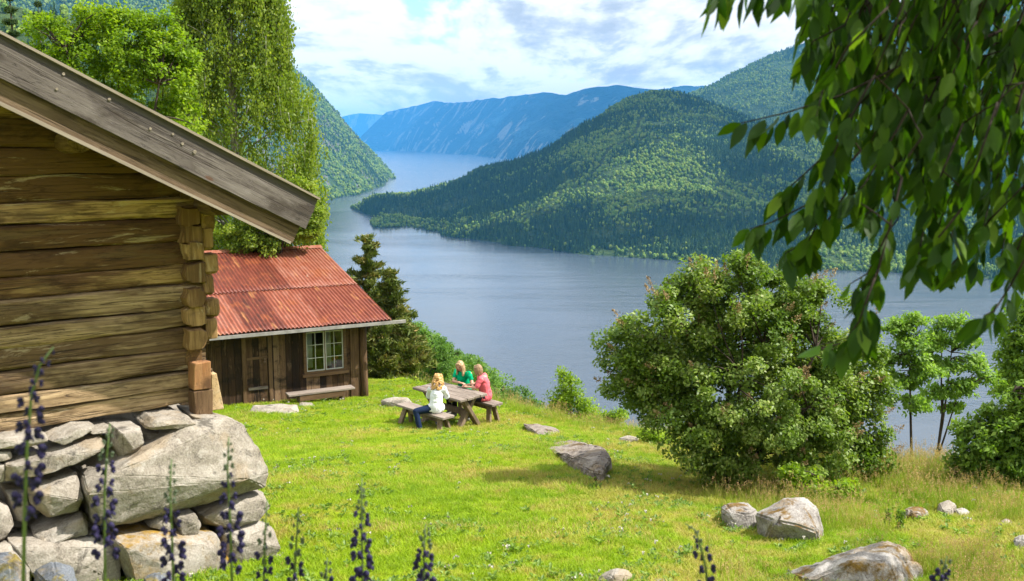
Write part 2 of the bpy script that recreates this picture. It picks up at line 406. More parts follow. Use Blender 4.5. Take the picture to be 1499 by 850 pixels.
def grass_color(t, pos):
    """patchy lawn colour: green, yellow-green and straw, fixed to the world"""
    a = t.noise(pos, .55, 5, .6, .3); b = t.noise(t.mapping(pos, loc=(7, 3, 0)), 2.6, 5, .65, .4)
    c = t.noise(t.mapping(pos, loc=(17, 13, 0)), 9, 4, .6)
    col = t.ramp(t.math('ADD', t.math('MULTIPLY', a, .5), t.math('MULTIPLY', b, .5)),
                 [(.36, (.135, .24, .004)), (.5, (.225, .325, .005)), (.64, (.315, .36, .012))])
    sp = t.n('SeparateXYZ', {0: pos})
    # worn, dry ground toward the outcrop, the table and the right-hand bank
    gx_ = t.maprange(sp.outputs[0], -1.5, 3.2, 0, 1, True)
    dry = t.math('ADD', t.math('MULTIPLY', b, .55), t.math('MULTIPLY', a, .45))
    dry = t.math('ADD', dry, t.math('MULTIPLY', gx_, .085))
    dd = t.n('VectorMath', {0: pos, 1: (-1.3, 21.2, -6.3)}, operation='DISTANCE').outputs['Value']
    dry = t.math('ADD', dry, t.maprange(dd, 2.2, .6, 0, .085, True))
    de = t.n('VectorMath', {0: t.mapping(pos, (.42, .8, 0)), 1: (.42, 10.6, 0)}, operation='DISTANCE').outputs['Value']
    dry = t.math('ADD', dry, t.maprange(de, 2.1, .5, 0, .06, True))
    dry = t.maprange(dry, .52, .615, 0, .85, True)
    col = t.mix(t.math('MULTIPLY', dry, t.maprange(c, .35, .6, .25, 1)), col, (.38, .29, .10))
    return col
t = NT('meadow_ground')
pos = t.n('NewGeometry').outputs['Position']
gc = grass_color(t, pos)
n = t.noise(pos, 14, 5, .7); m_ = t.noise(pos, 55, 3, .7)
gc = t.mix(t.maprange(n, .35, .6, .55, 0), gc, (.09, .085, .02))
M['ground'] = t.out(principled(t, gc, .95, t.bump(t.math('ADD', n, t.math('MULTIPLY', m_, .5)), .8, .05), .1))
ground = mesh_np('ground', np.stack([XX, YY, ZZ], -1).reshape(-1, 3), GF, M['ground'], smooth=True)
tag(ground, kind='structure')

# ------------------------------------------------------------------ lake
t = NT('lake_water'); pos = t.n('NewGeometry').outputs['Position']
w1 = t.noise(t.mapping(pos, (1, 1.0, 1), rot=(0, 0, .4)), .16, 4, .6, .3)
w2 = t.noise(t.mapping(pos, (.35, 1.4, 1), rot=(0, 0, -.5)), .020, 5, .6, .6)
w3 = t.noise(t.mapping(pos, (.3, 1.6, 1), rot=(0, 0, .25)), .0045, 5, .6, .8)
calm = t.maprange(w3, .42, .6, .35, 1.0, True)
hgt = t.math('ADD', t.math('MULTIPLY', w1, 1.0), t.math('MULTIPLY', w2, 2.2))
bmp = t.n('Bump', {'Height': hgt, 'Strength': t.math('MULTIPLY', calm, .30), 'Distance': 1.6}).outputs[0]
M['water'] = t.out(principled(t, (.045, .060, .080), .16, bmp, .5, IOR=1.33))
lx = np.concatenate([np.linspace(-30000, -3000, 8), np.linspace(-2500, 2500, 11), np.linspace(3000, 30000, 8)])
ly = np.concatenate([np.linspace(90, 4000, 10), np.linspace(5000, 28500, 10)])
LX, LY = np.meshgrid(lx, ly); i_ = np.arange(LX.size).reshape(LX.shape)
lake = mesh_np('lake', np.stack([LX, LY, LX*0+LAKE], -1).reshape(-1, 3),
               np.stack([i_[:-1, :-1], i_[:-1, 1:], i_[1:, 1:], i_[1:, :-1]], -1).reshape(-1, 4), M['water'])
tag(lake, kind='structure')

# ------------------------------------------------------------------ mountains round the fjord
def hill_mat(name, a, b, rockc, rock_amt, sc):
    t = NT(name); pos = t.n('NewGeometry').outputs['Position']
    n = t.noise(pos, sc, 6, .62); n2 = t.noise(pos, sc*7, 4, .6)
    col = t.ramp(t.math('ADD', t.math('MULTIPLY', n, .6), t.math('MULTIPLY', n2, .4)), [(.38, a), (.6, b)])
    rk = t.noise(t.mapping(pos, (1, 1, .35)), sc*3, 6, .68, .6)
    steep = t.maprange(t.n('SeparateXYZ', {0: t.n('NewGeometry').outputs['Normal']}).outputs[2], .9, .5, 0, .12)
    col = t.mix(t.maprange(t.math('ADD', rk, steep), .62-.1*rock_amt, .68-.1*rock_amt, 0, 1, True), col, rockc)
    return t.out(principled(t, col, .95, t.bump(n2, 1.0, .15/sc), .05))
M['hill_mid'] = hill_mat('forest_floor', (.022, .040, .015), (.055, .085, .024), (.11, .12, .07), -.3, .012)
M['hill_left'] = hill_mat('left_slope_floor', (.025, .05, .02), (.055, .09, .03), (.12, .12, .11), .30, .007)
M['hill_far'] = hill_mat('far_mountain', (.006, .024, .040), (.018, .044, .060), (.17, .17, .15), .1, .0011)  # part of the haze's blue is put into this base colour

def interp_tab(tab, px):
    tab = np.array(tab, float); return [np.interp(px, tab[:, 0], tab[:, k]) for k in range(1, tab.shape[1])]
class Hill:
    """tab rows: pixel column of the photo, shore distance, ridge distance, ridge height"""
    def __init__(s, name, tab, mat, amp, nscale, step=5, ns=110, expo=.9, back=.5, seed=1, tree=0, z0=LAKE-6, gully=1.0):
        px0, px1 = tab[0][0], tab[-1][0]
        s.px = np.arange(px0, px1+step, step, dtype=float); s.s = np.linspace(0, 1+back, int(ns*(1+back)))
        d0, d1, z1 = interp_tab(tab, s.px)
        tx = (s.px-749.5)/FPX
        P, S = np.meshgrid(np.arange(len(s.px)), s.s)
        D = d0[P] + (d1-d0)[P]*S
        X = tx[P]*D; Y = D
        front = np.clip(S, 0, 1)**expo
        bk = np.clip((S-1)/max(back, .01), 0, 1)
        Z = z0 + (z1[P]-tree-z0)*front
        Z = Z - bk*(z1[P]-z0)*.75
        sh = (4*np.clip(S, 0, 1)*(1-np.clip(S, 0, 1)))**.8
        nz = fbm2(X/nscale, Y/nscale, seed, 6, .52)-.5
        rd = np.abs(fbm2(X/nscale*1.7+5, Y/nscale*.8, seed+20, 4)-.5)
        Z = Z + sh*amp*(nz*2*1.1 - (rd*2)*gully*.7)
        Z = Z + np.where(S > .02, 1, 0)*(fbm2(X/nscale*6, Y/nscale*6, seed+3, 4)-.5)*amp*.16
        s.X, s.Y, s.Z = X, Y, Z
        i = np.arange(X.size).reshape(X.shape)
        Fq = np.stack([i[:-1, :-1], i[:-1, 1:], i[1:, 1:], i[1:, :-1]], -1).reshape(-1, 4)
        s.o = mesh_np(name, np.stack([X, Y, Z], -1).reshape(-1, 3), Fq, mat, smooth=True)
        tag(s.o, kind='structure')
    def sample(s, n, seed, smax=1.06, smin=0.0):
        r = rng(seed); ns = int((s.s <= smax).sum())-1
        # cells weighted by their plan area
        Xc, Yc = s.X[:ns+1], s.Y[:ns+1]
        a = np.abs((Xc[:-1, 1:]-Xc[:-1, :-1])*(Yc[1:, :-1]-Yc[:-1, :-1])); a = a*(s.s[:ns, None] >= smin)
        c = np.cumsum(a.ravel()); k = np.searchsorted(c, r.random(n)*c[-1]); k = np.minimum(k, len(c)-1)
        i, j = np.divmod(k, a.shape[1]); u, v = r.random(n), r.random(n)
        def bl(A): return (A[i, j]*(1-u)*(1-v) + A[i, j+1]*u*(1-v) + A[i+1, j]*(1-u)*v + A[i+1, j+1]*u*v)
        return np.stack([bl(s.X), bl(s.Y), bl(s.Z)], 1)

def rd(py, d): return (Vector(at(749.5, py, d))).z
def table(rows):   # (px, shore_py, ridge_py, ridge_d) -> (px, shore_d, ridge_d, ridge_z)
    out = []
    for px, sy, ry, dd in rows:
        d0 = at_z(px, sy, LAKE).y if sy < 1000 else sy
        out.append((px, d0, max(dd, d0+30), rd(ry, max(dd, d0+30))))
    return out
mid = Hill('wooded_hill', table([
    (512, 303, 301, 2960), (520, 308, 296, 2900), (532, 312, 288, 2900), (540, 332, 285, 2900), (548, 340, 281, 2900), (600, 346, 277, 2950), (660, 350, 262, 3000), (700, 354, 243, 3000),
    (750, 363, 232, 3020), (800, 370, 213, 3050), (830, 373, 190, 3100), (870, 376, 165, 3150), (910, 378, 140, 3200), (950, 380, 128, 3200),
    (990, 383, 131, 3200), (1030, 387, 144, 3150), (1070, 390, 159, 3100), (1110, 393, 177, 3000), (1160, 396, 196, 2900), (1230, 399, 214, 2800),
    (1320, 403, 230, 2700), (1420, 410, 236, 2600), (1560, 420, 236, 2500), (1800, 436, 230, 2400), (2300, 450, 225, 2300)]),
    M['hill_mid'], 62, 420, 5, 110, .95, .5, 3, tree=13, gully=.9)
back = Hill('back_mountain', table([
    (860, 3500, 190, 5200), (940, 3500, 165, 5200), (975, 3500, 148, 5200), (1010, 3500, 131, 5200), (1040, 3500, 117, 5200), (1080, 3500, 94, 5200), (1120, 3500, 73, 5200), (1165, 3500, 57, 5200),
    (1220, 3450, 36, 5200), (1300, 3400, 10, 5200), (1400, 3300, -5, 5200), (1560, 3200, -8, 5000), (1800, 3000, -8, 4800), (2300, 2900, -8, 4700)]),
    M['hill_mid'], 80, 520, 6, 90, .9, .4, 11, tree=14, z0=-150, gully=.9)
left = Hill('left_mountain', table([
    (-900, 420, -5, 2300), (-400, 410, -8, 2700), (0, 400, -8, 3000), (200, 352, -8, 3400), (300, 330, -8, 3600), (360, 318, 0, 4000), (400, 310, 42, 4300), (425, 306, 80, 4500), (450, 303, 108, 4700), (470, 298, 127, 4800), (490, 293, 152, 4900),
    (505, 291, 171, 5000), (520, 288, 190, 5100), (535, 285, 207, 5200), (550, 281, 222, 5300), (562, 276, 235, 5350), (572, 270, 246, 5350), (580, 264, 258, 5300)]),
    M['hill_left'], 120, 620, 4, 110, 1.0, .35, 31, tree=10, gully=1.3)
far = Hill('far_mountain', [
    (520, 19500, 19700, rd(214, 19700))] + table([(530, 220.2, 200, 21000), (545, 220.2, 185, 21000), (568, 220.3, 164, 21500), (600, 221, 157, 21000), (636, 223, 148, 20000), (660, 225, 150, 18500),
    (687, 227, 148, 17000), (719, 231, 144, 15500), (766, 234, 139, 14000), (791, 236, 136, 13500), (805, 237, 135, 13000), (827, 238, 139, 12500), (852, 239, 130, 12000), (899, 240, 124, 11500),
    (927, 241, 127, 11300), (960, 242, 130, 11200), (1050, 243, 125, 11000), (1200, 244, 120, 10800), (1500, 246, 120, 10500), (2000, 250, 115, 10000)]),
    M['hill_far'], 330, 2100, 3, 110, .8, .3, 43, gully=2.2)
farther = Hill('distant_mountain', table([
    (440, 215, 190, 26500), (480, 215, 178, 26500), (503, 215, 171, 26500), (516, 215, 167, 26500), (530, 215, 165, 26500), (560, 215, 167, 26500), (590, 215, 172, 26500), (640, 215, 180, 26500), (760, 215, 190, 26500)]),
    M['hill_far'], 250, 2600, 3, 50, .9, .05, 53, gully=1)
near_slope = Hill('forested_slope', [
    (-1400, 360, 950, 240), (-500, 375, 950, 260), (-150, 390, 950, rd(-40, 950)), (0, 395, 950, rd(-25, 950)), (70, 395, 950, rd(-5, 950)), (130, 395, 950, rd(6, 950)), (180, 395, 950, rd(22, 950)), (240, 390, 950, rd(52, 950)),
    (300, 385, 920, rd(120, 920)), (350, 380, 900, rd(230, 900)), (400, 375, 860, rd(330, 860))],
    M['hill_mid'], 24, 160, 12, 60, 1.0, .4, 61, tree=11, z0=-75)

# unseen clouds added overhead so that their shade darkens the slopes
t = NT('cloud_white'); M['cloud'] = t.out(t.n('MixShader', {0: .25, 1: principled(t, (.9, .9, .9), 1, None, 0), 2: t.n('BsdfTranslucent', {'Color': (.9, .9, .9, 1)}).outputs[0]}).outputs[0])
def cloud(target, h, rx, ry, rz_, seed):
    """hung so that its shade falls on target"""
    k = (h-target[2])/sv.z; c = Vector(target)+sv*k; bm = bmesh.new(); bmesh.ops.create_icosphere(bm, subdivisions=5, radius=1)
    V = np.array([v.co[:] for v in bm.verts]); F = np.array([[v.index for v in f.verts] for f in bm.faces]); bm.free()
    q = .55+.8*fbm(V*1.6+seed*3.3, seed, 5, .55); V = V*q[:, None]*np.array([rx, ry, rz_])
    V[:, 2] = np.where(V[:, 2] < 0, V[:, 2]*.35, V[:, 2])
    tag(mesh_np('cloud', V, F, M['cloud'], None, smooth=True, loc=c), kind='structure')
def ctarget(px, py, d): p = at(px, py, d); return (p.x, p.y, p.z)
cloud(ctarget(935, 150, 3080), 1500, 330, 330, 130, 1)
cloud(ctarget(1075, 185, 2950), 1500, 300, 170, 110, 6)
cloud(ctarget(660, 300, 2550), 1500, 420, 420, 130, 2)
cloud(ctarget(850, 345, 1950), 1500, 520, 190, 110, 7)
cloud(ctarget(1250, 330, 2300), 1450, 420, 330, 120, 3)
for k, (px, py, d, rx, ry) in enumerate([(590, 190, 20300, 1500, 2600), (700, 180, 16500, 900, 2600), (780, 190, 13300, 420, 1900), (880, 160, 11300, 500, 1500), (650, 205, 18000, 400, 1500)]):
    cloud(ctarget(px, py, d), 3900, rx, ry, 300, 11+k)

# haze: one closed box of even, thin, blue air round everything
t = NT('haze_air')
M['haze'] = t.out(vol=t.n('VolumePrincipled', {'Color': (.10, .46, 1.0, 1), 'Density': 4.2e-5, 'Anisotropy': .0}).outputs[0])
hz = MB().box((-32000, -400, LAKE-27), (32000, 29500, 800)).build('haze', M['haze']); tag(hz, kind='stuff')

# ------------------------------------------------------------------ far forests (stuff): real little trees on points
def proto(name, V, F, mat, var=None):
    me = bpy.data.meshes.new(name); me.from_pydata([tuple(map(float, v)) for v in V], [], F); me.update()
    a = me.attributes.new('var', 'FLOAT', 'POINT'); a.data.foreach_set('value', np.array(var if var is not None else [.5]*len(V), np.float32))
    me.materials.append(mat); return bpy.data.objects.new(name, me)
def far_conifer(seed):
    r = rng(seed); V = []; F = []; A = []
    layers = 6
    for l in range(layers):
        zb = .06 + .80*l/layers; zt = min(1.0, zb+.34); rad = .19*(1-l/layers)**.85+.025
        n = 9; c = len(V); a0 = r.random()*6
        V.append((0, 0, zt)); A.append(.55)
        for k in range(n):
            q = rad*(1 if k % 2 else .55)*r.uniform(.75, 1.2); an = a0+2*math.pi*k/n
            V.append((q*math.cos(an), q*math.sin(an), zb-r.uniform(0, .05))); A.append(r.uniform(.3, .9))
        F += [(c, c+1+k, c+1+(k+1) % n) for k in range(n)]
    return proto('far_conifer', V, F, M['far_conifer'], A)
def far_broad(seed):
    r = rng(seed); bm = bmesh.new(); bmesh.ops.create_icosphere(bm, subdivisions=3, radius=1)
    V = np.array([v.co[:] for v in bm.verts]); F = [tuple(v.index for v in f.verts) for f in bm.faces]; bm.free()
    k = .65 + .5*fbm(V*1.9+seed*7, seed, 4, .6) + r.normal(0, .05, len(V))
    P = V*k[:, None]*np.array([.36, .36, .46]); P[:, 2] += .52
    keep = [f for f in F if r.random() > .08]
    return proto('far_broadleaf', P, keep, M['far_broad'], r.uniform(.2, .9, len(V)))
PROTO = [far_conifer(1), far_conifer(2), far_broad(3), far_broad(4)]

def scatter(name, P, kind, scl, rot, protos, label=None, cat=None, tilt=None):
    me = bpy.data.meshes.new(name); P = np.asarray(P, np.float32)
    me.vertices.add(len(P)); me.vertices.foreach_set('co', P.ravel())
    for nm, val in (('kind', kind), ('scl', scl), ('rotz', rot)):
        a = me.attributes.new(nm, 'FLOAT', 'POINT'); a.data.foreach_set('value', np.asarray(val, np.float32))
    me.update()
    o = bpy.data.objects.new(name, me); link(o); tag(o, label, cat, kind='stuff')
    g = bpy.data.node_groups.new(name, 'GeometryNodeTree')
    g.interface.new_socket('Geometry', in_out='INPUT', socket_type='NodeSocketGeometry')
    g.interface.new_socket('Geometry', in_out='OUTPUT', socket_type='NodeSocketGeometry')
    N = g.nodes.new; L = g.links.new
    gi, go, jn = N('NodeGroupInput'), N('NodeGroupOutput'), N('GeometryNodeJoinGeometry')
    def attr(nm):
        a = N('GeometryNodeInputNamedAttribute'); a.data_type = 'FLOAT'; a.inputs['Name'].default_value = nm; return a.outputs['Attribute']
    ak, as_, ar = attr('kind'), attr('scl'), attr('rotz')
    cx = N('ShaderNodeCombineXYZ'); L(ar, cx.inputs[2])
    for k, p in enumerate(protos):
        ip = N('GeometryNodeInstanceOnPoints'); L(gi.outputs[0], ip.inputs['Points'])
        cm = N('FunctionNodeCompare'); cm.data_type = 'FLOAT'; cm.operation = 'EQUAL'
        L(ak, cm.inputs[0]); cm.inputs[1].default_value = k; cm.inputs['Epsilon'].default_value = .1
        L(cm.outputs[0], ip.inputs['Selection'])
        oi = N('GeometryNodeObjectInfo'); oi.inputs['Object'].default_value = p; oi.inputs['As Instance'].default_value = True
        L(oi.outputs['Geometry'], ip.inputs['Instance'])
        L(cx.outputs[0], ip.inputs['Rotation']); L(as_, ip.inputs['Scale'])
        L(ip.outputs[0], jn.inputs[0])
    L(jn.outputs[0], go.inputs[0])
    md = o.modifiers.new('scatter', 'NODES'); md.node_group = g
    return o

def pix(P):
    x, y, z = P[:, 0], P[:, 1], P[:, 2]
    f = y*CT - z*ST; u = y*ST + z*CT
    return 749.5 + FPX*x/f, 425 - FPX*u/f
def forest(name, hill, n, seed, hc=(10, 17), hb=(7, 12), conif=.6, nsc=300., strip=None, gaps=.37, smax=1.05, label=None):
    P = hill.sample(n, seed, smax); r = rng(seed+1)
    P = P[P[:, 2] > LAKE-1]
    px, py = pix(P); P = P[(px > -120) & (px < 1640)]
    q = fbm2(P[:, 0]/nsc, P[:, 1]/nsc, seed, 4, .6); q2 = fbm2(P[:, 0]/nsc*4, P[:, 1]/nsc*4, seed+9, 3)
    con = (r.random(len(P)) < np.clip((q-.5)*4.5+conif+(q2-.5)*1.5, .03, .97))
    keep = (q2 > gaps) | (r.random(len(P)) < .25)
    if strip is not None:
        px, py = pix(P); m = strip(px, py, r); con = con & ~m[0]; keep = keep & ~m[1]
    kind = np.where(con, r.integers(0, 2, len(P)), 2+r.integers(0, 2, len(P)))
    sc = np.where(con, r.uniform(*hc, len(P)), r.uniform(*hb, len(P)))*r.choice([.45, .7, .95, 1.15], len(P))
    P, kind, sc = P[keep], kind[keep], sc[keep]
    return scatter(name, P, kind, sc, r.uniform(0, 6.28, len(P)), PROTO, label, 'forest')
def mid_strip(px, py, r):
    # the pale strip of young birch running down the flank, and a thinner track beside it
    x = np.interp(py, [150, 215, 255, 305, 330], [965, 905, 862, 795, 770])
    d = np.abs(px-x + 6*np.sin(py*.12)); ok = (py > 170) & (py < 335)
    return (d < 9) & ok, (d < 3) & ok
forest('hillside_forest', mid, 95000, 101, (10, 17), (5.5, 10), conif=.56, strip=mid_strip, label='mixed spruce and birch forest covering the rounded hill across the lake')
forest('mountain_forest', back, 52000, 111, (11, 18), (7, 12), .5, 400, label='forest on the steep mountain rising behind the rounded hill')
forest('steep_forest', left, 60000, 121, (10, 17), (9, 15), .42, 500, gaps=.36, label='patchy forest on the steep rocky mountainside at the left shore')
forest('slope_forest', near_slope, 4200, 131, (8, 15), (6, 11), .7, 70, label='dark spruce forest on the slope above the log cabin roof')

# ------------------------------------------------------------------ log cabin (left foreground)
class Frame:
    """a building's own axes: x along the front wall, y into the building, z up"""
    def __init__(s, o, rz):
        s.o = Vector(o); s.rz = rz
        s.x = Vector((math.cos(rz), math.sin(rz), 0)); s.y = Vector((-math.sin(rz), math.cos(rz), 0))
    def hit(s, px, py, yoff=0):
        r = ray(px, py); p0 = s.o + s.y*yoff
        p = r*(p0.dot(s.y)/r.dot(s.y)); q = p - s.o
        return Vector((q.dot(s.x), yoff, q.z))
    def loc(s, p):
        q = Vector(p)-s.o; return Vector((q.dot(s.x), q.dot(s.y), q.z))
    def world(s, l): return s.o + s.x*l[0] + s.y*l[1] + Vector((0, 0, l[2]))

CB = Frame(at(291, 606, 9.0), math.atan2(.6, .8))
cabin = empty('log_cabin', CB.o, CB.rz, label='old log cabin of hewn timber on a dry stone base, cropped at the left edge', cat='cabin')

def log_mesh(name, length_axis, a0, a1, c, hw, hh, seed, mat, parent, ends=.02, sq=2.6, wob=.018):
    """a hewn log: rounded-square section, wavering along its length"""
    r = rng(seed); n = 14; segs = max(8, int(abs(a1-a0)/.09))
    xs = np.linspace(a0, a1, segs+1); th = np.linspace(0, 2*np.pi, n, endpoint=False)
    cs, sn = np.cos(th), np.sin(th)
    ex = np.sign(cs)*np.abs(cs)**(2/sq); ez = np.sign(sn)*np.abs(sn)**(2/sq)
    V = []
    for i, x in enumerate(xs):
        k = 1.0
        if i in (0, segs): k = 1 - ends*3
        P = np.stack([np.full(n, x)*1.3, ex*2+seed, ez*2], 1)
        d = (fbm(P*1.6, seed, 3)-.5)*wob*2
        wa = (fbm(np.array([[x*.8, seed*3.1, 0], [x*.8, seed*5.7, 9]]), 3, 3)-.5)*wob*1.6
        V += [(x, c[0]+wa[0]+(hw+dd)*k*e1, c[1]+wa[1]+(hh+dd)*k*e2) for e1, e2, dd in zip(ex, ez, d)]
    F = []
    for i in range(segs):
        for k in range(n): F.append((i*n+k, i*n+(k+1) % n, (i+1)*n+(k+1) % n, (i+1)*n+k))
    F += [tuple(range(n))[::-1], tuple(segs*n+k for k in range(n))]
    if length_axis == 'Y': V = [(v[1], v[0], v[2]) for v in V]; F = [f[::-1] for f in F]
    return mesh_np(name, V, F, mat, parent, smooth=True, sharp=38)

# log courses read off the wall at the left edge of the photo
_ys = [634, 606, 580, 545, 509, 478, 439, 406, 368, 330, 298, 257, 216, 175, 140, 104, 70, 34, 0, -36]
zs = [CB.hit(0, y).z for y in _ys]
SL = .519; SB = math.atan(SL)
OH = .8
tip = CB.hit(465, 291, -OH)                       # eave end of the barge board
def roof_z(x): return tip.z + SL*(tip.x - x)
XA = -2.75                                        # ridge
for k in range(len(zs)-1):
    z0, z1 = zs[k], zs[k+1]; zm = (z0+z1)/2
    xr = .12 + .03*math.sin(k*2.3)
    lim = tip.x - (z1 + .15 - tip.z)/SL
    if lim < .25: xr = lim
    if xr < XA+.3: break
    mk = 'log_grey' if k < 6 else 'log'
    log_mesh('log', 'X', 2*XA-xr if lim < .25 else 2*XA-.2, xr, (.085, zm), .10 + .016*math.sin(k*1.7), (z1-z0)/2-.001, 11+k, M[mk], cabin, sq=6, wob=.020)
for k in range(11):                                # long right-hand wall: its log ends show at the corner
    zm = zs[k] + .02 if k == 0 else (zs[k]+zs[k-1])/2+.10
    zm = zs[0] + .23 + k*.205
    if zm > roof_z(0)-.42: break
    lg = log_mesh('log', 'Y', -.02, 6.0, (-.005+.012*math.sin(k*4.1), zm), .085+.012*math.sin(k*3.3), .103, 51+k, M['log_y'], cabin, ends=.035, sq=3.2, wob=.02)
for k in range(3): # the three knuckled outer ends beyond the corner
    pass
def corner_block(lo, hi, mat, name, seed, taper=0):
    rn = random.Random(seed); b = MB()
    (x0, y0, z0), (x1, y1, z1) = lo, hi
    V = [(x0, y0, z0), (x1+taper, y0, z0), (x1+taper, y1, z0), (x0, y1, z0), (x0, y0, z1), (x1, y0, z1), (x1, y1, z1), (x0, y1, z1)]
    V = [tuple(c+rn.uniform(-.008, .008) for c in v) for v in V]
    b.add(V, [(0, 3, 2, 1), (4, 5, 6, 7), (0, 1, 5, 4), (1, 2, 6, 5), (2, 3, 7, 6), (3, 0, 4, 7)])
    return b.build(name, mat, cabin, bevel=.008)
zz = lambda py, yo=-.16: CB.hit(300, py, yo).z
tag(corner_block((-.085, -.165, zz(570)), (.075, -.02, zz(530)), M['log_new'], 'corner_post', 1), 'fresh orange timber block let into the corner')
corner_block((-.095, -.16, zz(609)), (.085, -.02, zz(571.5)), M['hut_z'], 'corner_post', 2)
corner_block((.10, -.08, zz(606)), (.165, .10, zz(552)), M['log_y'], 'corner_post', 3, .05)
for k, py in enumerate((318, 343, 368, 402, 436, 468, 500)):
    z0 = CB.hit(300, py+15, -.2).z; z1 = CB.hit(300, py-15, -.2).z
    rr = .012*math.sin(k*2.7)
    log_mesh('log_end', 'Y', -.135+rr*2, .02, (-.012+rr, (z0+z1)/2), .092+rr*.5, (z1-z0)/2*.99, 91+k, M['log_end'], cabin, ends=.03, sq=4.5, wob=.035)
    log_mesh('log_end', 'X', .08, .20+rr*2, (.02, (z0+z1)/2+.09), .10, (z1-z0)/2*.98, 111+k, M['log_end'], cabin, ends=.03, sq=4.2, wob=.035)
pp = CB.hit(78, 207, 0)
log_mesh('purlin', 'Y', -.42, 6.0, (pp.x+.10, pp.z), .105, .10, 131, M['log_y'], cabin, ends=.03, sq=2.1)
wp = CB.hit(300, 300, -.1)
log_mesh('wall_plate', 'Y', -.40, 6.0, (wp.x+.05, wp.z), .12, .085, 132, M['log_y'], cabin, ends=.03, sq=3.5)
iw = MB(); zt_ = lambda x: roof_z(x)-.14
pr = [(2*XA+.12, zs[0]), (-.12, zs[0]), (-.12, zt_(-.12)), (XA, zt_(XA)), (2*XA+.12, zt_(-.12))]
iw.add([(x, .165, z) for x, z in pr]+[(x, .235, z) for x, z in pr], [(0, 1, 2, 3, 4), (9, 8, 7, 6, 5)]+[(i, i+5, (i+1) % 5+5, (i+1) % 5) for i in range(5)])
iw.build('inner_wall', M['log_grey'], cabin)
# roof
roof = MB()
L_ = (tip.x-XA)/math.cos(SB)
for sgn in (1, -1):
    X = lambda x: x if sgn > 0 else 2*XA-x
    zt = lambda x: roof_z(x)-.015
    a = [(X(tip.x-.01), -OH+.06, zt(tip.x-.01)), (X(XA), -OH+.06, zt(XA)), (X(XA), 6.6, zt(XA)), (X(tip.x-.01), 6.6, zt(tip.x-.01))]
    b = [(p[0], p[1], p[2]-.11) for p in a]
    F = [(0, 1, 2, 3), (7, 6, 5, 4), (0, 4, 5, 1), (1, 5, 6, 2), (2, 6, 7, 3), (3, 7, 4, 0)]
    if sgn < 0: F = [f[::-1] for f in F]
    roof.add(a+b, F)
roof_o = roof.build('roof', M['barge_low'], cabin)
def slope_board(name, t0, t1, y0, y1, mat, x_end=0.0, seed=0, wav=0.0):
    """a board along the verge, t measured square to the slope below its top edge"""
    b = MB(); n = 36; xs = np.linspace(-L_, x_end, n)
    for i in range(n-1):
        q = []
        for x in (xs[i], xs[i+1]):
            w0 = wav*(fbm2(np.array([x*1.1]), np.array([seed*1.]), 2)[0]-.5); w1 = wav*(fbm2(np.array([x*1.3+9]), np.array([seed*2.]), 2)[0]-.5)
            q.append([(x, y0, -t0+w0), (x, y1, -t0+w0), (x, y1, -t1+w1), (x, y0, -t1+w1)])
        A, B = q; b.add(A+B, [(0, 4, 5, 1), (1, 5, 6, 2), (2, 6, 7, 3), (3, 7, 4, 0)] + ([(0, 1, 2, 3)] if i == 0 else []) + ([(7, 6, 5, 4)] if i == n-2 else []))
    return b.build(name, mat, roof_o, loc=(tip.x, 0, tip.z), rot=(0, SB, 0))
slope_board('roof_lath', -.012, .008, -OH-.05, -OH+.10, M['pale_edge'], .0, 1, .004)
slope_board('roof_edge', .0085, .075, -OH-.015, -OH+.058, M['roof_edge'], -.004, 2)
slope_board('barge_board', .076, .295, -OH-.045, -OH-.004, M['barge'], -.012, 3, .012)
slope_board('inner_barge_board', .20, .455, -OH+.002, -OH+.045, M['barge_low'], -.05, 4, .016)
slope_board('pale_lath', .448, .472, -OH-.012, -OH+.001, M['pale_edge'], -.07, 5, .010)
rn = random.Random(4)
for px, py in ((93, 108), (83, 130), (160, 145), (220, 188), (253, 196), (267, 210), (285, 222)):
    p = CB.hit(px, py, -OH-.047); q = Vector((p.x, -OH-.049, p.z)); MB().tube([(q.x, q.y+.006, q.z), (q.x, q.y-.004, q.z)], rn.uniform(.010, .016), 7).build('wooden_peg', M['pale_edge'], roof_o)

# ------------------------------------------------------------------ rocks
def hull_rock(name, pts, seed, mat, parent=None, loc=None, size=None, bev=.02, lvl=3, amp=.04):
    bm = bmesh.new()
    for p in pts: bm.verts.new(p)
    bmesh.ops.convex_hull(bm, input=bm.verts[:])
    bmesh.ops.delete(bm, geom=[v for v in bm.verts if not v.link_faces], context='VERTS')
    bmesh.ops.dissolve_limit(bm, angle_limit=.12, verts=bm.verts[:], edges=bm.edges[:])
    bmesh.ops.bevel(bm, geom=bm.edges[:], offset=bev, segments=2, affect='EDGES', clamp_overlap=True)
    bmesh.ops.triangulate(bm, faces=bm.faces[:])
    S = size or max((Vector(a)-Vector(pts[0])).length for a in pts)
    for it in range(6):
        lim = S/(6*lvl)
        e = [e for e in bm.edges if e.calc_length() > lim]
        if not e or len(bm.verts) > 5000: break
        bmesh.ops.subdivide_edges(bm, edges=e, cuts=1); bmesh.ops.triangulate(bm, faces=[f for f in bm.faces if len(f.verts) > 3])
    bm.normal_update()
    P = np.array([v.co[:] for v in bm.verts]); Nn = np.array([v.normal[:] for v in bm.verts])
    f = (fbm(P*(2.2/S)+seed, seed, 3)-.5)*amp*S*1.3 + (fbm(P*(9/S)+seed, seed+5, 4, .6)-.5)*amp*S*.8
    rdg = np.abs(fbm(P*(4/S)*np.array([1, 1, 2.2])+seed*3, seed+8, 3)-.5); f = f - np.clip(.07-rdg, 0, 1)*amp*S*4
    P = P + Nn*f[:, None]
    F = [tuple(v.index for v in g.verts) for g in bm.faces]; bm.free()
    o = mesh_np(name, P, F, mat, parent, smooth=True, loc=loc, sharp=32)
    return o
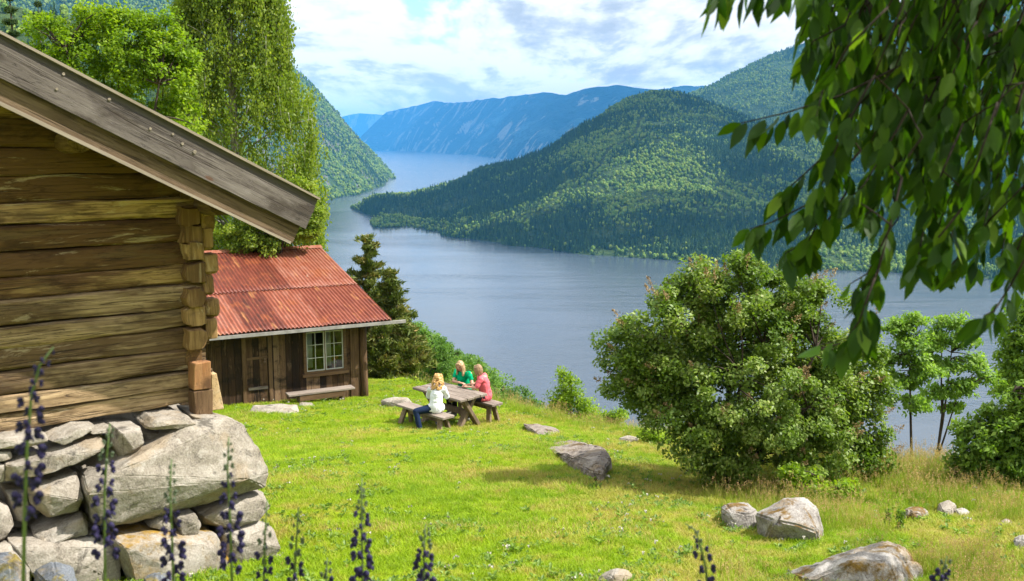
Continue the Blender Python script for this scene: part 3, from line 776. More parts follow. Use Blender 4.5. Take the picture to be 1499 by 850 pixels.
def poly_pts(ring, dirn, front, back, seed, shrink=.72, sub=1):
    """ring: outline points in space; dirn: unit vector toward the viewer; gives a solid's hull points"""
    r = rng(seed); ring = [Vector(p) for p in ring]; c = sum(ring, Vector())/len(ring); out = []
    for p in ring:
        out.append(p)
        out.append(c+(p-c)*(shrink*r.uniform(.8, 1.12)) + dirn*front*r.uniform(.55, 1.2))
        out.append(c+(p-c)*.96 - dirn*back*.45)
        out.append(c+(p-c)*.8 - dirn*back)
    for _ in range(6):
        u, v = ring[r.integers(len(ring))], ring[r.integers(len(ring))]; q = c+((u*.6+v*.4)-c)*r.uniform(.35, .85)
        out.append(q+dirn*front*r.uniform(.75, 1.35))
    return out

fnd = empty('stone_foundation', CB.world((-.7, -.2, -1.5)), CB.rz, label='dry stone foundation of rough pale boulders under the log cabin', cat='stone wall')
FO = CB.loc(fnd.location)
def cpx(cx, cy): return (cx/2.93, 560+cy/2.93)
STN = [
 ('b', -.34, .20, [(360,400),(470,360),(560,300),(700,230),(830,165),(960,150),(1055,180),(1120,290),(1160,390),(1140,450),(1030,482),(900,505),(640,592),(480,622),(400,605),(365,490)]),
 ('s', -.18, .08, [(-60,235),(190,215),(205,240),(120,275),(-60,292)]),
 ('s', -.20, .08, [(205,246),(330,188),(415,186),(350,225),(260,258)]),
 ('s', -.14, .06, [(360,206),(480,186),(490,214),(380,220)]),
 ('s', -.22, .14, [(490,190),(600,185),(615,240),(590,300),(510,320),(480,260)]),
 ('s', -.26, .10, [(615,182),(650,150),(800,135),(835,168),(760,196),(620,198)]),
 ('s', -.10, .08, [(610,210),(700,205),(715,228),(625,282)]),
 ('s', -.26, .10, [(20,350),(200,292),(440,232),(452,270),(410,310),(200,382),(20,427)]),
 ('s', -.18, .06, [(-40,290),(45,290),(55,325),(-40,336)]),
 ('s', -.18, .06, [(-40,338),(18,345),(20,422),(-40,430)]),
 ('s', -.24, .16, [(110,440),(200,410),(330,380),(360,470),(340,550),(200,580),(130,520)]),
 ('s', -.26, .12, [(140,640),(350,550),(380,600),(370,640),(230,685),(140,685)]),
 ('s', -.24, .10, [(-40,490),(35,530),(60,600),(20,668),(-40,672)]),
 ('s', -.14, .08, [(20,460),(100,455),(130,540),(110,600),(60,590)]),
 ('s', -.36, .12, [(40,682),(240,692),(420,662),(520,700),(512,850),(400,900),(240,900),(90,800)]),
 ('m', -.42, .18, [(470,662),(620,625),(830,660),(925,650),(965,760),(1030,850),(900,960),(600,960),(510,780)]),
 ('s', -.34, .08, [(630,612),(670,570),(730,580),(742,642)]),
 ('s', -.36, .12, [(740,562),(820,540),(860,600),(840,662),(760,642)]),
 ('s', -.24, .12, [(850,560),(1000,486),(1130,470),(1147,520),(1100,582),(960,622),(870,604)]),
 ('s', -.30, .14, [(950,640),(1100,590),(1170,620),(1192,690),(1150,772),(1020,785),(955,740)]),
 ('s', -.38, .14, [(1020,792),(1180,736),(1280,742),(1322,832),(1300,960),(1020,960)]),
 ('s', -.22, .05, [(822,142),(922,140),(930,160),(840,172)]),
 ('s', -.40, .12, [(-60,700),(60,690),(140,770),(130,900),(-60,930)]),
]
for k, (kind, yo, fr, poly) in enumerate(STN):
    ring = [CB.hit(*cpx(*p), yo) - FO for p in poly]
    pts = poly_pts(ring, Vector((0, -1, 0)), fr, .75 if kind != 's' else .5, 300+k, .86 if kind != 'b' else .66)
    nm = 'boulder' if kind in 'bm' else 'stone'
    if kind == 'b':
        pts = []
        for p in ring: pts += [p+Vector((0, .02, 0)), p+Vector((0, .5, -.03))]
        for cx, cy in ((372, 478), (470, 395), (600, 425), (720, 418), (860, 440), (1000, 425), (1060, 415)): pts.append(CB.hit(*cpx(cx, cy), yo-.24)-FO)
        for cx, cy in ((560, 470), (520, 600), (430, 590)): pts.append(CB.hit(*cpx(cx, cy), yo-.16)-FO)
        for cx, cy in ((760, 255), (900, 215), (1010, 240)): pts.append(CB.hit(*cpx(cx, cy), yo-.10)-FO)
    o = hull_rock(nm, pts, 300+k, M['stone_moss'] if kind == 'm' else M['stone'], fnd, bev=.010 if kind == 'b' else .006, lvl=5 if kind == 'b' else 4, amp=.03)
    if kind == 'b': tag(o, 'huge pale boulder at the corner of the foundation')
    if kind == 'm': tag(o, 'boulder with orange lichen low in the foundation')
# the rubble packed behind the face stones and the footing of the hidden sides
core = []
for x in np.linspace(-5.5, .12, 9):
    for y in (.12, 5.8):
        for z in (-2.6, -.08): core.append(Vector((x, y, z))-FO)
hull_rock('rubble_core', core, 377, M['stone'], fnd, bev=.05, lvl=2, amp=.004)

ROCKS = []
def px_rock(label, poly, d, depth, seed, mat='rock', cat='rock', group=None, tiltback=.5, front=.5, sink=.25, name='rock', amp=.03):
    """a field stone: outline of the photo set at its own distance, with thickness"""
    ring = [at(px, py, d) for px, py in poly]
    c = sum(ring, Vector())/len(ring)
    base = Vector((c.x, c.y, gz1(c.x, c.y)))
    zmin = min(p.z for p in ring); ring2 = []
    zc = c.z
    for p in ring:
        q = Vector(p)
        if q.z < zc: q.z -= sink
        q += p.normalized()*((q.z-zmin)/max(.05, zc-zmin)*depth*.2*tiltback)
        ring2.append(q-base)
    pts = poly_pts(ring2, -c.normalized(), depth*front, depth, seed, .66)
    o = hull_rock(name, pts, seed, M[mat], None, bev=.02, lvl=4, amp=amp)
    o.location = base; ROCKS.append((min(p[0] for p in poly), max(p[0] for p in poly), d)); return tag(o, label, cat, group)
dg = lambda px, py: on_ground(px, py).y
def outcrop(label, poly, seed, mat):
    """a tongue of bedrock: flush with the turf on the left, breaking off in a low face on the right"""
    pts = []; x0, x1 = min(q[0] for q in poly), max(q[0] for q in poly)
    g = [on_ground(px, py+6) for px, py in poly]; cc = sum(g, Vector())/len(g)
    for (px, py), q in zip(poly, g):
        h = .03+.24*max(0, (px-x0)/(x1-x0))**1.3
        w_ = q+(cc-q)*.25; pts += [q-cc-Vector((0, 0, .35)), q-cc+Vector((0, 0, h*.7)), w_-cc+Vector((0, 0, h))]
    o = hull_rock('rock', pts, seed, M[mat], None, bev=.02, lvl=6, amp=.055, size=1.6); o.location = cc
    ROCKS.append((x0, x1, cc.y)); return tag(o, label, 'rock')
outcrop('dark-streaked rock outcrop in the lawn between the picnic table and the big shrub', [(800,652),(812,643),(838,644),(866,655),(888,669),(894,684),(882,702),(868,697),(846,684),(818,672)], 401, 'rock_dark')
px_rock('low flat rock ledge at the lawn edge above the dark outcrop', [(765,620),(790,621),(815,626),(838,634),(835,641),(805,638),(770,628)], dg(805, 636), .9, 402, mat='rock_dark', tiltback=3)
px_rock('small angular rock with a dark left face in front of the big shrub', [(1053,744),(1062,736),(1092,734),(1110,746),(1118,768),(1090,772),(1062,764)], dg(1085, 766), .5, 403)
px_rock('larger pale rock half sunk in tall grass in front of the big shrub', [(1106,752),(1130,740),(1150,728),(1180,728),(1198,742),(1212,762),(1218,782),(1160,788),(1112,776)], dg(1165, 784), .7, 404, 'rock')
px_rock('big foreground boulder with brown moss and painted dapple shade in the lower right of the meadow', [(1128,858),(1150,838),(1200,816),(1250,797),(1296,789),(1322,797),(1345,822),(1362,852),(1368,900),(1240,930),(1120,900)], 8.3, 1.0, 405, 'rock_moss_dapple', tiltback=1.2, amp=.045)
px_rock('grey rock poking out of the lawn at the bottom edge', [(866,852),(884,838),(900,831),(918,833),(929,846),(930,870),(890,880),(862,870)], dg(898, 846)-.12, .4, 406, 'stone')
px_rock('thin sliver of rock at the bottom edge beside a grey rock', [(940,852),(956,846),(974,846),(986,854),(980,870),(944,870)], dg(962, 849)-.12, .3, 407, 'stone')
px_rock('pale brown rock lying in the meadow left of a blackened rock', [(1318,748),(1335,741),(1352,742),(1360,750),(1356,760),(1325,760)], dg(1340, 758), .4, 408)
px_rock('blackened rock with a white side in the right-hand meadow', [(1366,746),(1374,736),(1388,731),(1400,738),(1402,752),(1378,756)], dg(1386, 754), .4, 409, 'stone')
px_rock('low grey stone just right of the blackened meadow rock', [(1398,745),(1410,742),(1421,749),(1420,757),(1402,757)], dg(1410, 755), .3, 410)
px_rock('small pale stone near the right edge of the meadow', [(1464,762),(1474,758),(1482,762),(1482,769),(1466,770)], dg(1473, 768), .25, 411)
px_rock('broken rock cut by the right edge of the photo', [(1482,788),(1494,781),(1510,784),(1516,797),(1500,806),(1484,800)], dg(1497, 802), .35, 412)
px_rock('pale flat stone in the grass beyond the dark outcrop', [(905,641),(920,636),(936,640),(934,648),(908,648)], dg(920, 647), .4, 413, 'stone')
px_rock('flat grey slab in the grass behind the left bench end', [(556,586),(575,580),(598,582),(612,588),(600,594),(566,594)], 24.6, .5, 414, 'stone')
px_rock('long pale doorstep slab in front of the hut', [(352,600),(372,593),(410,590),(436,592),(440,600),(400,606),(360,608)], dg(395, 603), .5, 415, 'stone', tiltback=2.5)
px_rock('small stone slab under the left end of the hut bench', [(424,594),(440,588),(458,589),(462,595),(440,600)], dg(443, 597), .4, 416, 'stone', tiltback=2.5)
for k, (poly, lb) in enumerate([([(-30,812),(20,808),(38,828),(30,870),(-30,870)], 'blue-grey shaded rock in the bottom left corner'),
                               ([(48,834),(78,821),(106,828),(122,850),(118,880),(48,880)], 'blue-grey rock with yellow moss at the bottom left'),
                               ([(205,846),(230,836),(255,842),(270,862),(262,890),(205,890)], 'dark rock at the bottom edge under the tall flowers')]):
    px_rock(lb, poly, 6.9, .4, 430+k, 'rock_shade_blue')

# ------------------------------------------------------------------ the red-roofed hut
E_ = at(573, 467, 26.5)
hrz = R(28)
hu = Vector((math.cos(hrz), math.sin(hrz), 0)); hv = Vector((-math.sin(hrz), math.cos(hrz), 0))
C_ = E_ - hu*.63 + hv*.6
HZ = at(528, 584, C_.y).z
HT = Frame((C_.x, C_.y, HZ), hrz)
hut = empty('wooden_hut', HT.o, hrz, label='small dark plank hut with a rusty red corrugated roof', cat='hut')
EV = HT.loc(E_)                                   # right end of the eave
HS = math.atan(.19)
def hproj(l):
    p = HT.world(l); f = p.y*CT - p.z*ST; u = p.y*ST + p.z*CT
    return 749.5+FPX*p.x/f, 425-FPX*u/f
def run_for(py, slope):
    for r in np.arange(0, 14, .02):
        if hproj((EV.x, EV.y+r, EV.z+slope*r))[1] <= py: return r, hproj((EV.x, EV.y+r, EV.z+slope*r))[0]
    return 14, 0
# slope such that the ridge end falls at (470, 362)
best = min(((abs(run_for(362, s)[1]-470), s) for s in np.arange(.12, .40, .01)), key=lambda q: q[0])
SLH = float(best[1]); RUN = run_for(362, SLH)[0]; SEAM = run_for(417, SLH)[0]
print('hut slope', SLH, 'run', RUN, 'seam', SEAM)
def rz_at(y): return EV.z + SLH*(y-EV.y)
XL = -6.0
# openings read off the front wall
wl = HT.hit(447, 487); wr = HT.hit(503, 541)
dl = HT.hit(356, 492); dr = HT.hit(397, 586)
wx0, wx1 = wl.x, wr.x; wz0, wz1 = HT.hit(475, 543).z, HT.hit(475, 484).z
dx0, dx1 = dl.x, dr.x; dz0, dz1 = .06, HT.hit(376, 492).z
rn = random.Random(9); fw = MB(); x = XL+.5
ztop = rz_at(0)-.05
while x < -.02:
    wd = rn.uniform(.13, .2); xe = min(x+wd, 0)
    v = rn.random(); yo = rn.uniform(-.008, .008)
    segs = [(-.35, ztop)]
    xm = (x+xe)/2
    if wx0 < xm < wx1: segs = [(-.35, wz0), (wz1, ztop)]
    if dx0 < xm < dx1: segs = [(-.35, dz0), (dz1, ztop)]
    for a, b in segs:
        if b-a > .02: fw.box((x+.004, yo, a), (xe-.004, yo+.03, b), v)
    x = xe
fw.build('front_wall', M['hut'], hut)
rest = MB()
yb = RUN+EV.y
rest.box((XL+.5, .034, -.3), (wx0-.02, .12, ztop)).box((wx1+.02, .034, -.3), (-.003, .12, ztop)).box((wx0-.018, .034, -.3), (wx1+.018, .12, wz0-.02)).box((wx0-.018, .034, wz1+.02), (wx1+.018, .12, ztop))
for xx in (XL+.5, -.12):
    V = [(xx, .125, -.6), (xx, yb+2.8, -1.0), (xx, yb+2.8, rz_at(yb)-1.2), (xx, yb, rz_at(yb)-.06), (xx, .125, rz_at(.12)-.06)]
    V += [(a+.117, b, c) for a, b, c in V]
    rest.add(V, [(0, 1, 2, 3, 4), (9, 8, 7, 6, 5)] + [(i, i+5, (i+1) % 5+5, (i+1) % 5) for i in range(5)])
rest.box((XL+.62, yb+2.68, -1.0), (-.125, yb+2.79, rz_at(yb)-1.2)); rest.box((XL+.62, .125, -.12), (-.125, yb+2.67, -.04))
rest.build('side_wall', M['hut'], hut)
# corner post of rough logs
cp = MB()
cp.tube([(.02, -.02, -.25), (.03, -.03, .5), (.01, -.02, 1.2), (.02, -.02, ztop)], [.115, .10, .105, .10], 9)
cp.build('corner_post', M['hut_z'], hut, smooth=True)
ct = MB(); ct.box((-.36, -.045, -.1), (-.12, -.012, ztop-.02)); ct.build('corner_board', M['hut_z'], hut)
# door
dj = rn
door = MB(); x = dx0+.05
while x < dx1-.05:
    wd = .17; xe = min(x+wd, dx1-.045); door.box((x+.003, .0, dz0+.02), (xe-.003, .03, dz1-.04), rn.uniform(.2, .8)); x = xe
door_o = door.build('door', M['hut'], hut)
zl = HT.hit(376, 568).z; zm2 = HT.hit(376, 524).z
lb = MB().box((dx0+.08, -.035, zl-.035), (dx1-.08, -.002, zl+.035)); tag(lb.build('door_ledge', M['greywood'], door_o), 'pale grey ledge across the foot of the door')
MB().box((dx0+.06, -.025, zm2-.03), (dx1-.06, -.002, zm2+.03)).build('door_ledge', M['hut_x'], door_o)
M['iron'] = plain('rusty_iron', (.16, .10, .06), .6, .4, 20, .4, Metallic=.4)
hp = HT.hit(401, 527)
MB().box((dx1-.16, -.045, hp.z-.05), (dx1-.10, -.002, hp.z+.08)).tube([(dx1-.13, -.05, hp.z), (dx1-.13, -.09, hp.z), (dx1-.20, -.09, hp.z)], .012, 6).build('door_handle', M['iron'], door_o)
df = MB(); df.box((dx0-.06, -.03, dz0-.05), (dx0+.045, .031, dz1+.05)).box((dx1-.04, -.03, dz0-.05), (dx1+.06, .031, dz1+.05)).box((dx0+.047, -.032, dz1-.035), (dx1-.042, .031, dz1+.05))
df.build('door_frame', M['hut_z'], hut)
# window
fz = MB(); t_ = .075
fz.box((wx0-t_, -.05, wz0-.02), (wx0, .06, wz1+.03)).box((wx1, -.05, wz0-.02), (wx1+t_, .06, wz1+.03)).box((wx0-t_-.02, -.055, wz1+.032), (wx1+t_+.02, .06, wz1+.13)).box((wx0+.002, -.05, wz0-.02), (wx1-.002, .06, wz0+.03))
win = fz.build('window', M['hut_x'], hut)
MB().box((wx0-t_-.05, -.10, wz0-.10), (wx1+t_+.05, .05, wz0-.022)).build('sill', M['hut_x'], win)
M['white_paint'] = plain('old_white_paint', (.46, .46, .43), .6, .3, 12, .15)
t = NT('window_glass'); fr = t.n('Fresnel', {'IOR': 1.5}).outputs[0]
M['glass'] = t.out(t.n('MixShader', {0: fr, 1: t.n('BsdfTransparent', {'Color': (.86, .90, .88, 1)}).outputs[0], 2: t.n('BsdfGlossy', {'Color': (.9, .95, 1, 1), 'Roughness': .02}).outputs[0]}).outputs[0])
mid_x = (wx0+wx1)/2
for s0, s1 in ((wx0+.004, mid_x-.012), (mid_x+.012, wx1-.004)):
    b = MB(); w_ = .028; zb, ztp = wz0+.034, wz1-.004
    b.box((s0, -.02, zb), (s0+w_, .02, ztp)).box((s1-w_, -.02, zb), (s1, .02, ztp)).box((s0+w_, -.019, zb), (s1-w_, .019, zb+w_)).box((s0+w_, -.019, ztp-w_), (s1-w_, .019, ztp))
    for f in (1/3, 2/3): z = zb+(ztp-zb)*f; b.box((s0+w_, -.012, z-.008), (s1-w_, .012, z+.008))
    xm = (s0+s1)/2; b.box((xm-.008, -.015, zb+w_), (xm+.008, .015, ztp-w_))
    cs = b.build('casement', M['white_paint'], win)
    MB().box((s0+w_-.004, -.002, zb+w_-.004), (s1-w_+.004, .002, ztp-w_+.004)).build('pane', M['glass'], cs)
MB().box((mid_x-.010, -.03, wz0+.032), (mid_x+.010, .03, wz1-.002)).build('mullion', M['hut_x'], win)
# curtains and geraniums behind the panes
t = NT('curtain_cloth'); M['curtain'] = t.out(t.n('MixShader', {0: .4, 1: principled(t, (.80, .78, .74), .9), 2: t.n('BsdfTranslucent', {'Color': (.7, .7, .68, 1)}).outputs[0]}).outputs[0])
M['petal_red'] = plain('red_petal', (.62, .03, .03), .6, .2, 40, .3)
M['clay'] = plain('clay_pot', (.36, .14, .07), .85)
for s, (ca, cb) in enumerate(((wx0+.02, wx0+.20), (mid_x+.03, mid_x+.20))):
    V = []; F = []; n = 26
    for i in range(n+1):
        x = ca+(cb-ca)*i/n; y = .075+.015*math.sin(i*1.3)
        V += [(x, y, wz0+.12), (x, y, wz1), (x, y+.004, wz0+.12), (x, y+.004, wz1)]
    for i in range(n): a = 4*i; F += [(a, a+4, a+5, a+1), (a+2, a+3, a+7, a+6), (a+1, a+5, a+7, a+3), (a, a+2, a+6, a+4)]
    e = empty('curtain', HT.world((ca, .075, wz0+.12)), hrz, label=['white curtain behind the left half of the hut window', 'white curtain behind the right half of the hut window'][s], cat='curtain', group='curtains in the hut window')
    o = mesh_np('curtain_cloth', [(a-ca, b-.075, c-wz0-.12) for a, b, c in V], F, M['curtain'], e, smooth=True)
    MB().tube([(-.03, 0, wz1-wz0-.115), (cb-ca+.03, 0, wz1-wz0-.115)], .008, 6).build('curtain_rod', M['hut_x'], e)
shelf = MB().box((wx0, .121, wz0-.02), (wx1, .30, wz0+.02)).build('inner_sill', M['hut_x'], win)
for s, gx_ in enumerate((wx0+.13, mid_x+.10, mid_x+.30)):
    r = rng(70+s); e = empty('geranium', HT.world((gx_, .17, wz0+.022)), hrz, label=['red geranium pot behind the left casement of the hut window', 'red geranium pot in the middle of the hut window', 'red geranium pot behind the right edge of the hut window'][s], cat='potted plant', group='geraniums in the hut window')
    MB().lathe([(.045, 0), (.06, .09), (.068, .09), (.068, .11), (.05, .11)], n=12).build('pot', M['clay'], e, smooth=False)
    b = MB()
    for k in range(40):
        a = r.uniform(0, 6.28); q = r.uniform(.0, .10); z = .11+r.uniform(0, .18); c = Vector((q*math.cos(a), q*math.sin(a)*.6, z)); u = Vector(r.normal(0, 1, 3)).normalized()*.03; v2 = u.orthogonal().normalized()*.03
        b.add([c-u, c-v2, c+u, c+v2], [(0, 1, 2, 3)], r.random())
    b.build('leaves', M['leaf_shrub'], e)
    b = MB()
    for k in range(5):
        b = MB(); c = (r.uniform(-.09, .09), r.uniform(-.05, .03), .24+r.uniform(0, .14))
        for q in range(14):
            p = Vector(c)+Vector(r.normal(0, .018, 3)); u = Vector(r.normal(0, 1, 3)).normalized()*.018; v2 = u.orthogonal().normalized()*.018
            b.add([p-u, p-v2, p+u, p+v2], [(0, 1, 2, 3)], r.random())
        b.build('bloom', M['petal_red'], e)
# corrugated roof
t = NT('rusty_red_iron'); oc = t.n('TexCoord').outputs['Object']; ob = t.n('ObjectInfo').outputs['Random']
a = t.noise(t.mapping(oc, (1, .16, 1)), 5.5, 6, .65, .3); b = t.noise(oc, 1.4, 5, .6, .4); c = t.noise(t.mapping(oc, (1, .06, 1)), 24, 4, .6)
f = t.math('ADD', t.math('MULTIPLY', a, .5), t.math('ADD', t.math('MULTIPLY', c, .3), t.math('MULTIPLY', ob, .42)))
col = t.ramp(f, [(.34, (.055, .012, .006)), (.50, (.15, .030, .014)), (.68, (.225, .062, .032)), (.88, (.33, .16, .115))])
col = t.mix(t.maprange(b, .57, .66, 0, .6, True), col, (.27, .075, .022))
col = t.mix(t.maprange(t.noise(t.mapping(oc, (1.5, .10, 1), loc=(3, 8, 1)), 3.5, 5, .6), .60, .68, 0, .7, True), col, (.38, .17, .06))
col = t.mix(t.maprange(t.noise(t.mapping(oc, (1, .4, 1), loc=(8, 1, 4)), 3, 6, .7), .66, .72, 0, .8, True), col, (.40, .27, .20))
M['rust'] = t.out(principled(t, col, .55, t.bump(a, .2, .01), .4))
rf = MB(); th = .05
ys = [EV.y+.02, yb, yb+3.3]
zsr = [rz_at(EV.y+.02)-.035, rz_at(yb)-.035, rz_at(yb)-1.35]
for i in range(2):
    a = [(XL, ys[i], zsr[i]), (EV.x-.03, ys[i], zsr[i]), (EV.x-.03, ys[i+1], zsr[i+1]), (XL, ys[i+1], zsr[i+1])]
    rf.add(a+[(p[0], p[1], p[2]-th) for p in a], [(0, 1, 2, 3), (7, 6, 5, 4), (0, 4, 5, 1), (1, 5, 6, 2), (2, 6, 7, 3), (3, 7, 4, 0)])
hroof = rf.build('roof', M['hut_x'], hut)
rn = random.Random(21); per = .105; amp = .020
def sheet(x0, x1, y0, y1, zoff, name='roof_sheet', z_of=rz_at):
    n = int(round((x1-x0)/per*8)); V = []; m = 7
    tw = [rn.uniform(-.008, .008) for _ in range(4)]
    for j in range(m+1):
        y = y0+(y1-y0)*j/m
        for i in range(n+1):
            x = x0+(x1-x0)*i/n; u = i/n
            V.append((x, y, z_of(y)+zoff+amp*math.sin(2*math.pi*x/per) + (tw[0]*(1-u)+tw[1]*u)*(1-j/m) + (tw[2]*(1-u)+tw[3]*u)*j/m))
    F = [(j*(n+1)+i, j*(n+1)+i+1, (j+1)*(n+1)+i+1, (j+1)*(n+1)+i) for j in range(m) for i in range(n)]
    N_ = len(V); V += [(a, b, c-.003) for a, b, c in V]; F += [(d+N_, c+N_, b+N_, a+N_) for a, b, c, d in F]
    F += [(i+1, i, i+N_, i+1+N_) for i in range(n)]
    return mesh_np(name, V, F, M['rust'], hroof, smooth=True)
x = XL; k = 0
while x < EV.x-.05:
    x1 = min(x+rn.choice([.84, .945, .84, 1.05]), EV.x)
    sheet(x-.05, x1, EV.y-.03, EV.y+SEAM+.08, .012+.006*(k % 2)); x = x1; k += 1
x = XL
while x < EV.x-.05:
    x1 = min(x+rn.choice([.84, .945, .735, 1.05]), EV.x)
    sheet(x-.05, x1, EV.y+SEAM, yb+.02, .040+.006*(k % 2)); x = x1; k += 1
rg = MB(); n = 40
for i in range(n):
    xa, xb = XL+(EV.x-XL)*i/n, XL+(EV.x-XL)*(i+1)/n
    z = rz_at(yb)+.075
    rg.add([(xa, yb-.22, z-.22*SLH-.01), (xb, yb-.22, z-.22*SLH-.01), (xb, yb, z+.01), (xa, yb, z+.01), (xb, yb+.2, z-.1), (xa, yb+.2, z-.1)], [(0, 1, 2, 3), (3, 2, 4, 5)], .5)
rg.build('ridge_cap', M['rust'], hroof)
gut = MB(); gut.box((XL, EV.y-.05, EV.z-.125), (EV.x+.40, EV.y+.018, EV.z-.045))
M['fascia'] = plain('weathered_white_board', (.25, .238, .222), .75, .2, 6, .25)
gut.build('fascia_board', M['fascia'], hroof)
vb = MB(); vb.add([(EV.x-.028, EV.y+.03, rz_at(EV.y)-.01), (EV.x+.02, EV.y+.03, rz_at(EV.y)-.01), (EV.x+.02, yb, rz_at(yb)-.01), (EV.x-.028, yb, rz_at(yb)-.01),
                   (EV.x-.028, EV.y+.03, rz_at(EV.y)-.15), (EV.x+.02, EV.y+.03, rz_at(EV.y)-.15), (EV.x+.02, yb, rz_at(yb)-.15), (EV.x-.028, yb, rz_at(yb)-.15)],
                  [(0, 1, 2, 3), (7, 6, 5, 4), (0, 4, 5, 1), (1, 5, 6, 2), (2, 6, 7, 3), (3, 7, 4, 0)])
vb.build('verge_board', M['hut_x'], hroof)
# the bench under the window
bl_ = HT.hit(420, 572, -.42); br_ = HT.hit(517, 569, -.42)
bz = (bl_.z+br_.z)/2
bo = HT.world(((bl_.x+br_.x)/2, -.42, 0)); bo.z = gz1(bo.x, bo.y)
dzb = HT.o.z+bz-bo.z; Lb = br_.x-bl_.x
wb = empty('wall_bench', bo, hrz, label='plain pale plank bench against the hut wall under the window', cat='bench')
MB().box((-Lb/2, -.17, dzb-.05), (Lb/2, .17, dzb)).build('seat', M['greywood'], wb, bevel=.006)
for s in (-1, 1): MB().box((s*(Lb/2-.32)-.035, -.13, -.12), (s*(Lb/2-.32)+.035, .13, dzb-.052)).build('leg', M['legwood'], wb)
MB().box((-Lb/2+.30, -.155, dzb-.20), (Lb/2-.30, -.132, dzb-.053)).build('apron', M['hut_x'], wb)

# ------------------------------------------------------------------ foliage helpers
def leaf_cards(C, D, Nn, L, Wd, fold=.25, V0=None, F0=None, A0=None, var=None):
    """diamond leaves: centre C, length axis D, face normal Nn -> verts, quads, var"""
    n = len(C); D = D/np.linalg.norm(D, axis=1, keepdims=True)
    S = np.cross(D, Nn); S = S/np.maximum(np.linalg.norm(S, axis=1, keepdims=True), 1e-6); U = np.cross(S, D)
    L = np.broadcast_to(L, n)[:, None]; Wd = np.broadcast_to(Wd, n)[:, None]
    a = C - D*L*.5; b = C + S*Wd*.5 + U*Wd*fold - D*L*.06; c = C + D*L*.5; d = C - S*Wd*.5 + U*Wd*fold - D*L*.06
    V = np.stack([a, b, c, d], 1).reshape(-1, 3)
    F = np.arange(4*n).reshape(n, 4)
    return V, F, np.repeat(var if var is not None else np.full(n, .5), 4)
def unit(r, n):
    v = r.normal(0, 1, (n, 3)); return v/np.linalg.norm(v, axis=1, keepdims=True)
def crown_leaves(clumps, rad, per, lsize, r, up=.6, droop=.3, flat=.8, wl=.5, clump_var=.25, out_from=None):
    """clumps (k,3), rad (k,) -> leaves scattered inside each clump"""
    k = len(clumps); n = k*per; ci = np.repeat(np.arange(k), per)
    q = unit(r, n)*(r.random(n)**.45)[:, None]*rad[ci][:, None]; q[:, 2] *= flat
    C = clumps[ci]+q
    D = unit(r, n); D[:, 2] -= droop
    if out_from is not None:
        o = C-out_from; o /= np.maximum(np.linalg.norm(o, axis=1, keepdims=True), 1e-5); D = D + o*.7
    Nn = unit(r, n)*.8; Nn[:, 2] += up
    if out_from is not None: Nn = Nn + o*.5
    var = np.clip(.5 + (r.random(k)[ci]-.5)*clump_var*2 + r.normal(0, .17, n), 0, 1)
    L = lsize*r.uniform(.6, 1.25, n)
    return leaf_cards(C, D, Nn, L, L*wl, .15, var=var)
def limb(p, q, r, bend=.15, n=6, sag=0):
    p, q = np.array(p, float), np.array(q, float); t = np.linspace(0, 1, n)[:, None]
    off = r.normal(0, 1, 3)*np.linalg.norm(q-p)*bend
    P = p + (q-p)*t + off*np.sin(t*np.pi)*.5; P[:, 2] += np.sin(t[:, 0]*np.pi)*np.linalg.norm(q-p)*sag
    return P
def tree(name, base, clumps, rad, per, lsize, leafm, barkm, trunk, seed, label, cat, group=None, nlimb=40, lr=.02, **kw):
    """trunk: list of paths [(points, radii)] relative to base"""
    r = rng(seed); e = empty(name, base, label=label, cat=cat, group=group)
    mb = MB(); allp = []
    for P, rr in trunk:
        mb.tube(P, rr, 8); P = np.array(P, float)
        for i in range(len(P)-1):
            for tt in (0, .25, .5, .75): allp.append(P[i]+(P[i+1]-P[i])*tt)
    allp = np.array(allp); top = allp[:, 2].max()
    pick = r.permutation(len(clumps))[:nlimb]
    for c in clumps[pick]:
        cand = allp[(allp[:, 2] < c[2]+.05*top)]
        if len(cand) == 0: cand = allp
        dd = np.linalg.norm((cand-c)*np.array([1, 1, .8]), axis=1) + np.maximum(0, .15*top-cand[:, 2])*3
        p = cand[dd.argmin()]
        P = limb(p, c, r, .12, 5, .06); mb.tube(P, np.linspace(lr, lr*.25, 5), 5)
    mb.build('trunk', barkm, e, smooth=True)
    V, F, A = crown_leaves(clumps, rad, per, lsize, r, **kw)
    mesh_np('crown', V, F, leafm, e, A)
    return e
def ellipsoid_clumps(r, n, c, R, lump=.5, seed=1, shell=.45, bottom=-1):
    q = unit(r, n*3); q = q[q[:, 2] > bottom][:n]
    k = (1-lump*.5) + lump*fbm(q*1.7+seed*3.1, seed, 3, .6)
    rr = (r.random(len(q))**shell)*k
    return np.array(c)+q*rr[:, None]*np.array(R)

# ------------------------------------------------------------------ the big lilac-like shrub
r = rng(700)
B0 = on_ground(1085, 728); B0.y += .9; B0.z = gz1(B0.x, B0.y)-.02
dB = B0.y
def relc(px, py, dy=0, base=B0): p = at(px, py, dB+dy); return np.array(p-base)
lobes = [(1100, 475, 0, .95, .95), (1075, 420, .1, .62, .60), (990, 490, 0, .80, .70), (930, 520, 0, .62, .55), (1190, 500, .1, .75, .8), (1250, 560, .2, .62, .75), (1235, 640, 0, .65, .60),
         (1120, 590, -.7, .95, .80), (1010, 590, -.3, .75, .65), (960, 560, .3, .7, .5), (1160, 640, -.6, .75, .6), (1060, 650, -.4, .6, .5), (1160, 435, .3, .55, .5), (1010, 440, .3, .5, .4), (1265, 690, -.1, .38, .36),
         (1100, 520, 1.1, 1.1, 1.1), (1000, 530, 1.0, .8, .8), (1210, 560, 1.1, .8, .9)]
cl, rd_ = [], []
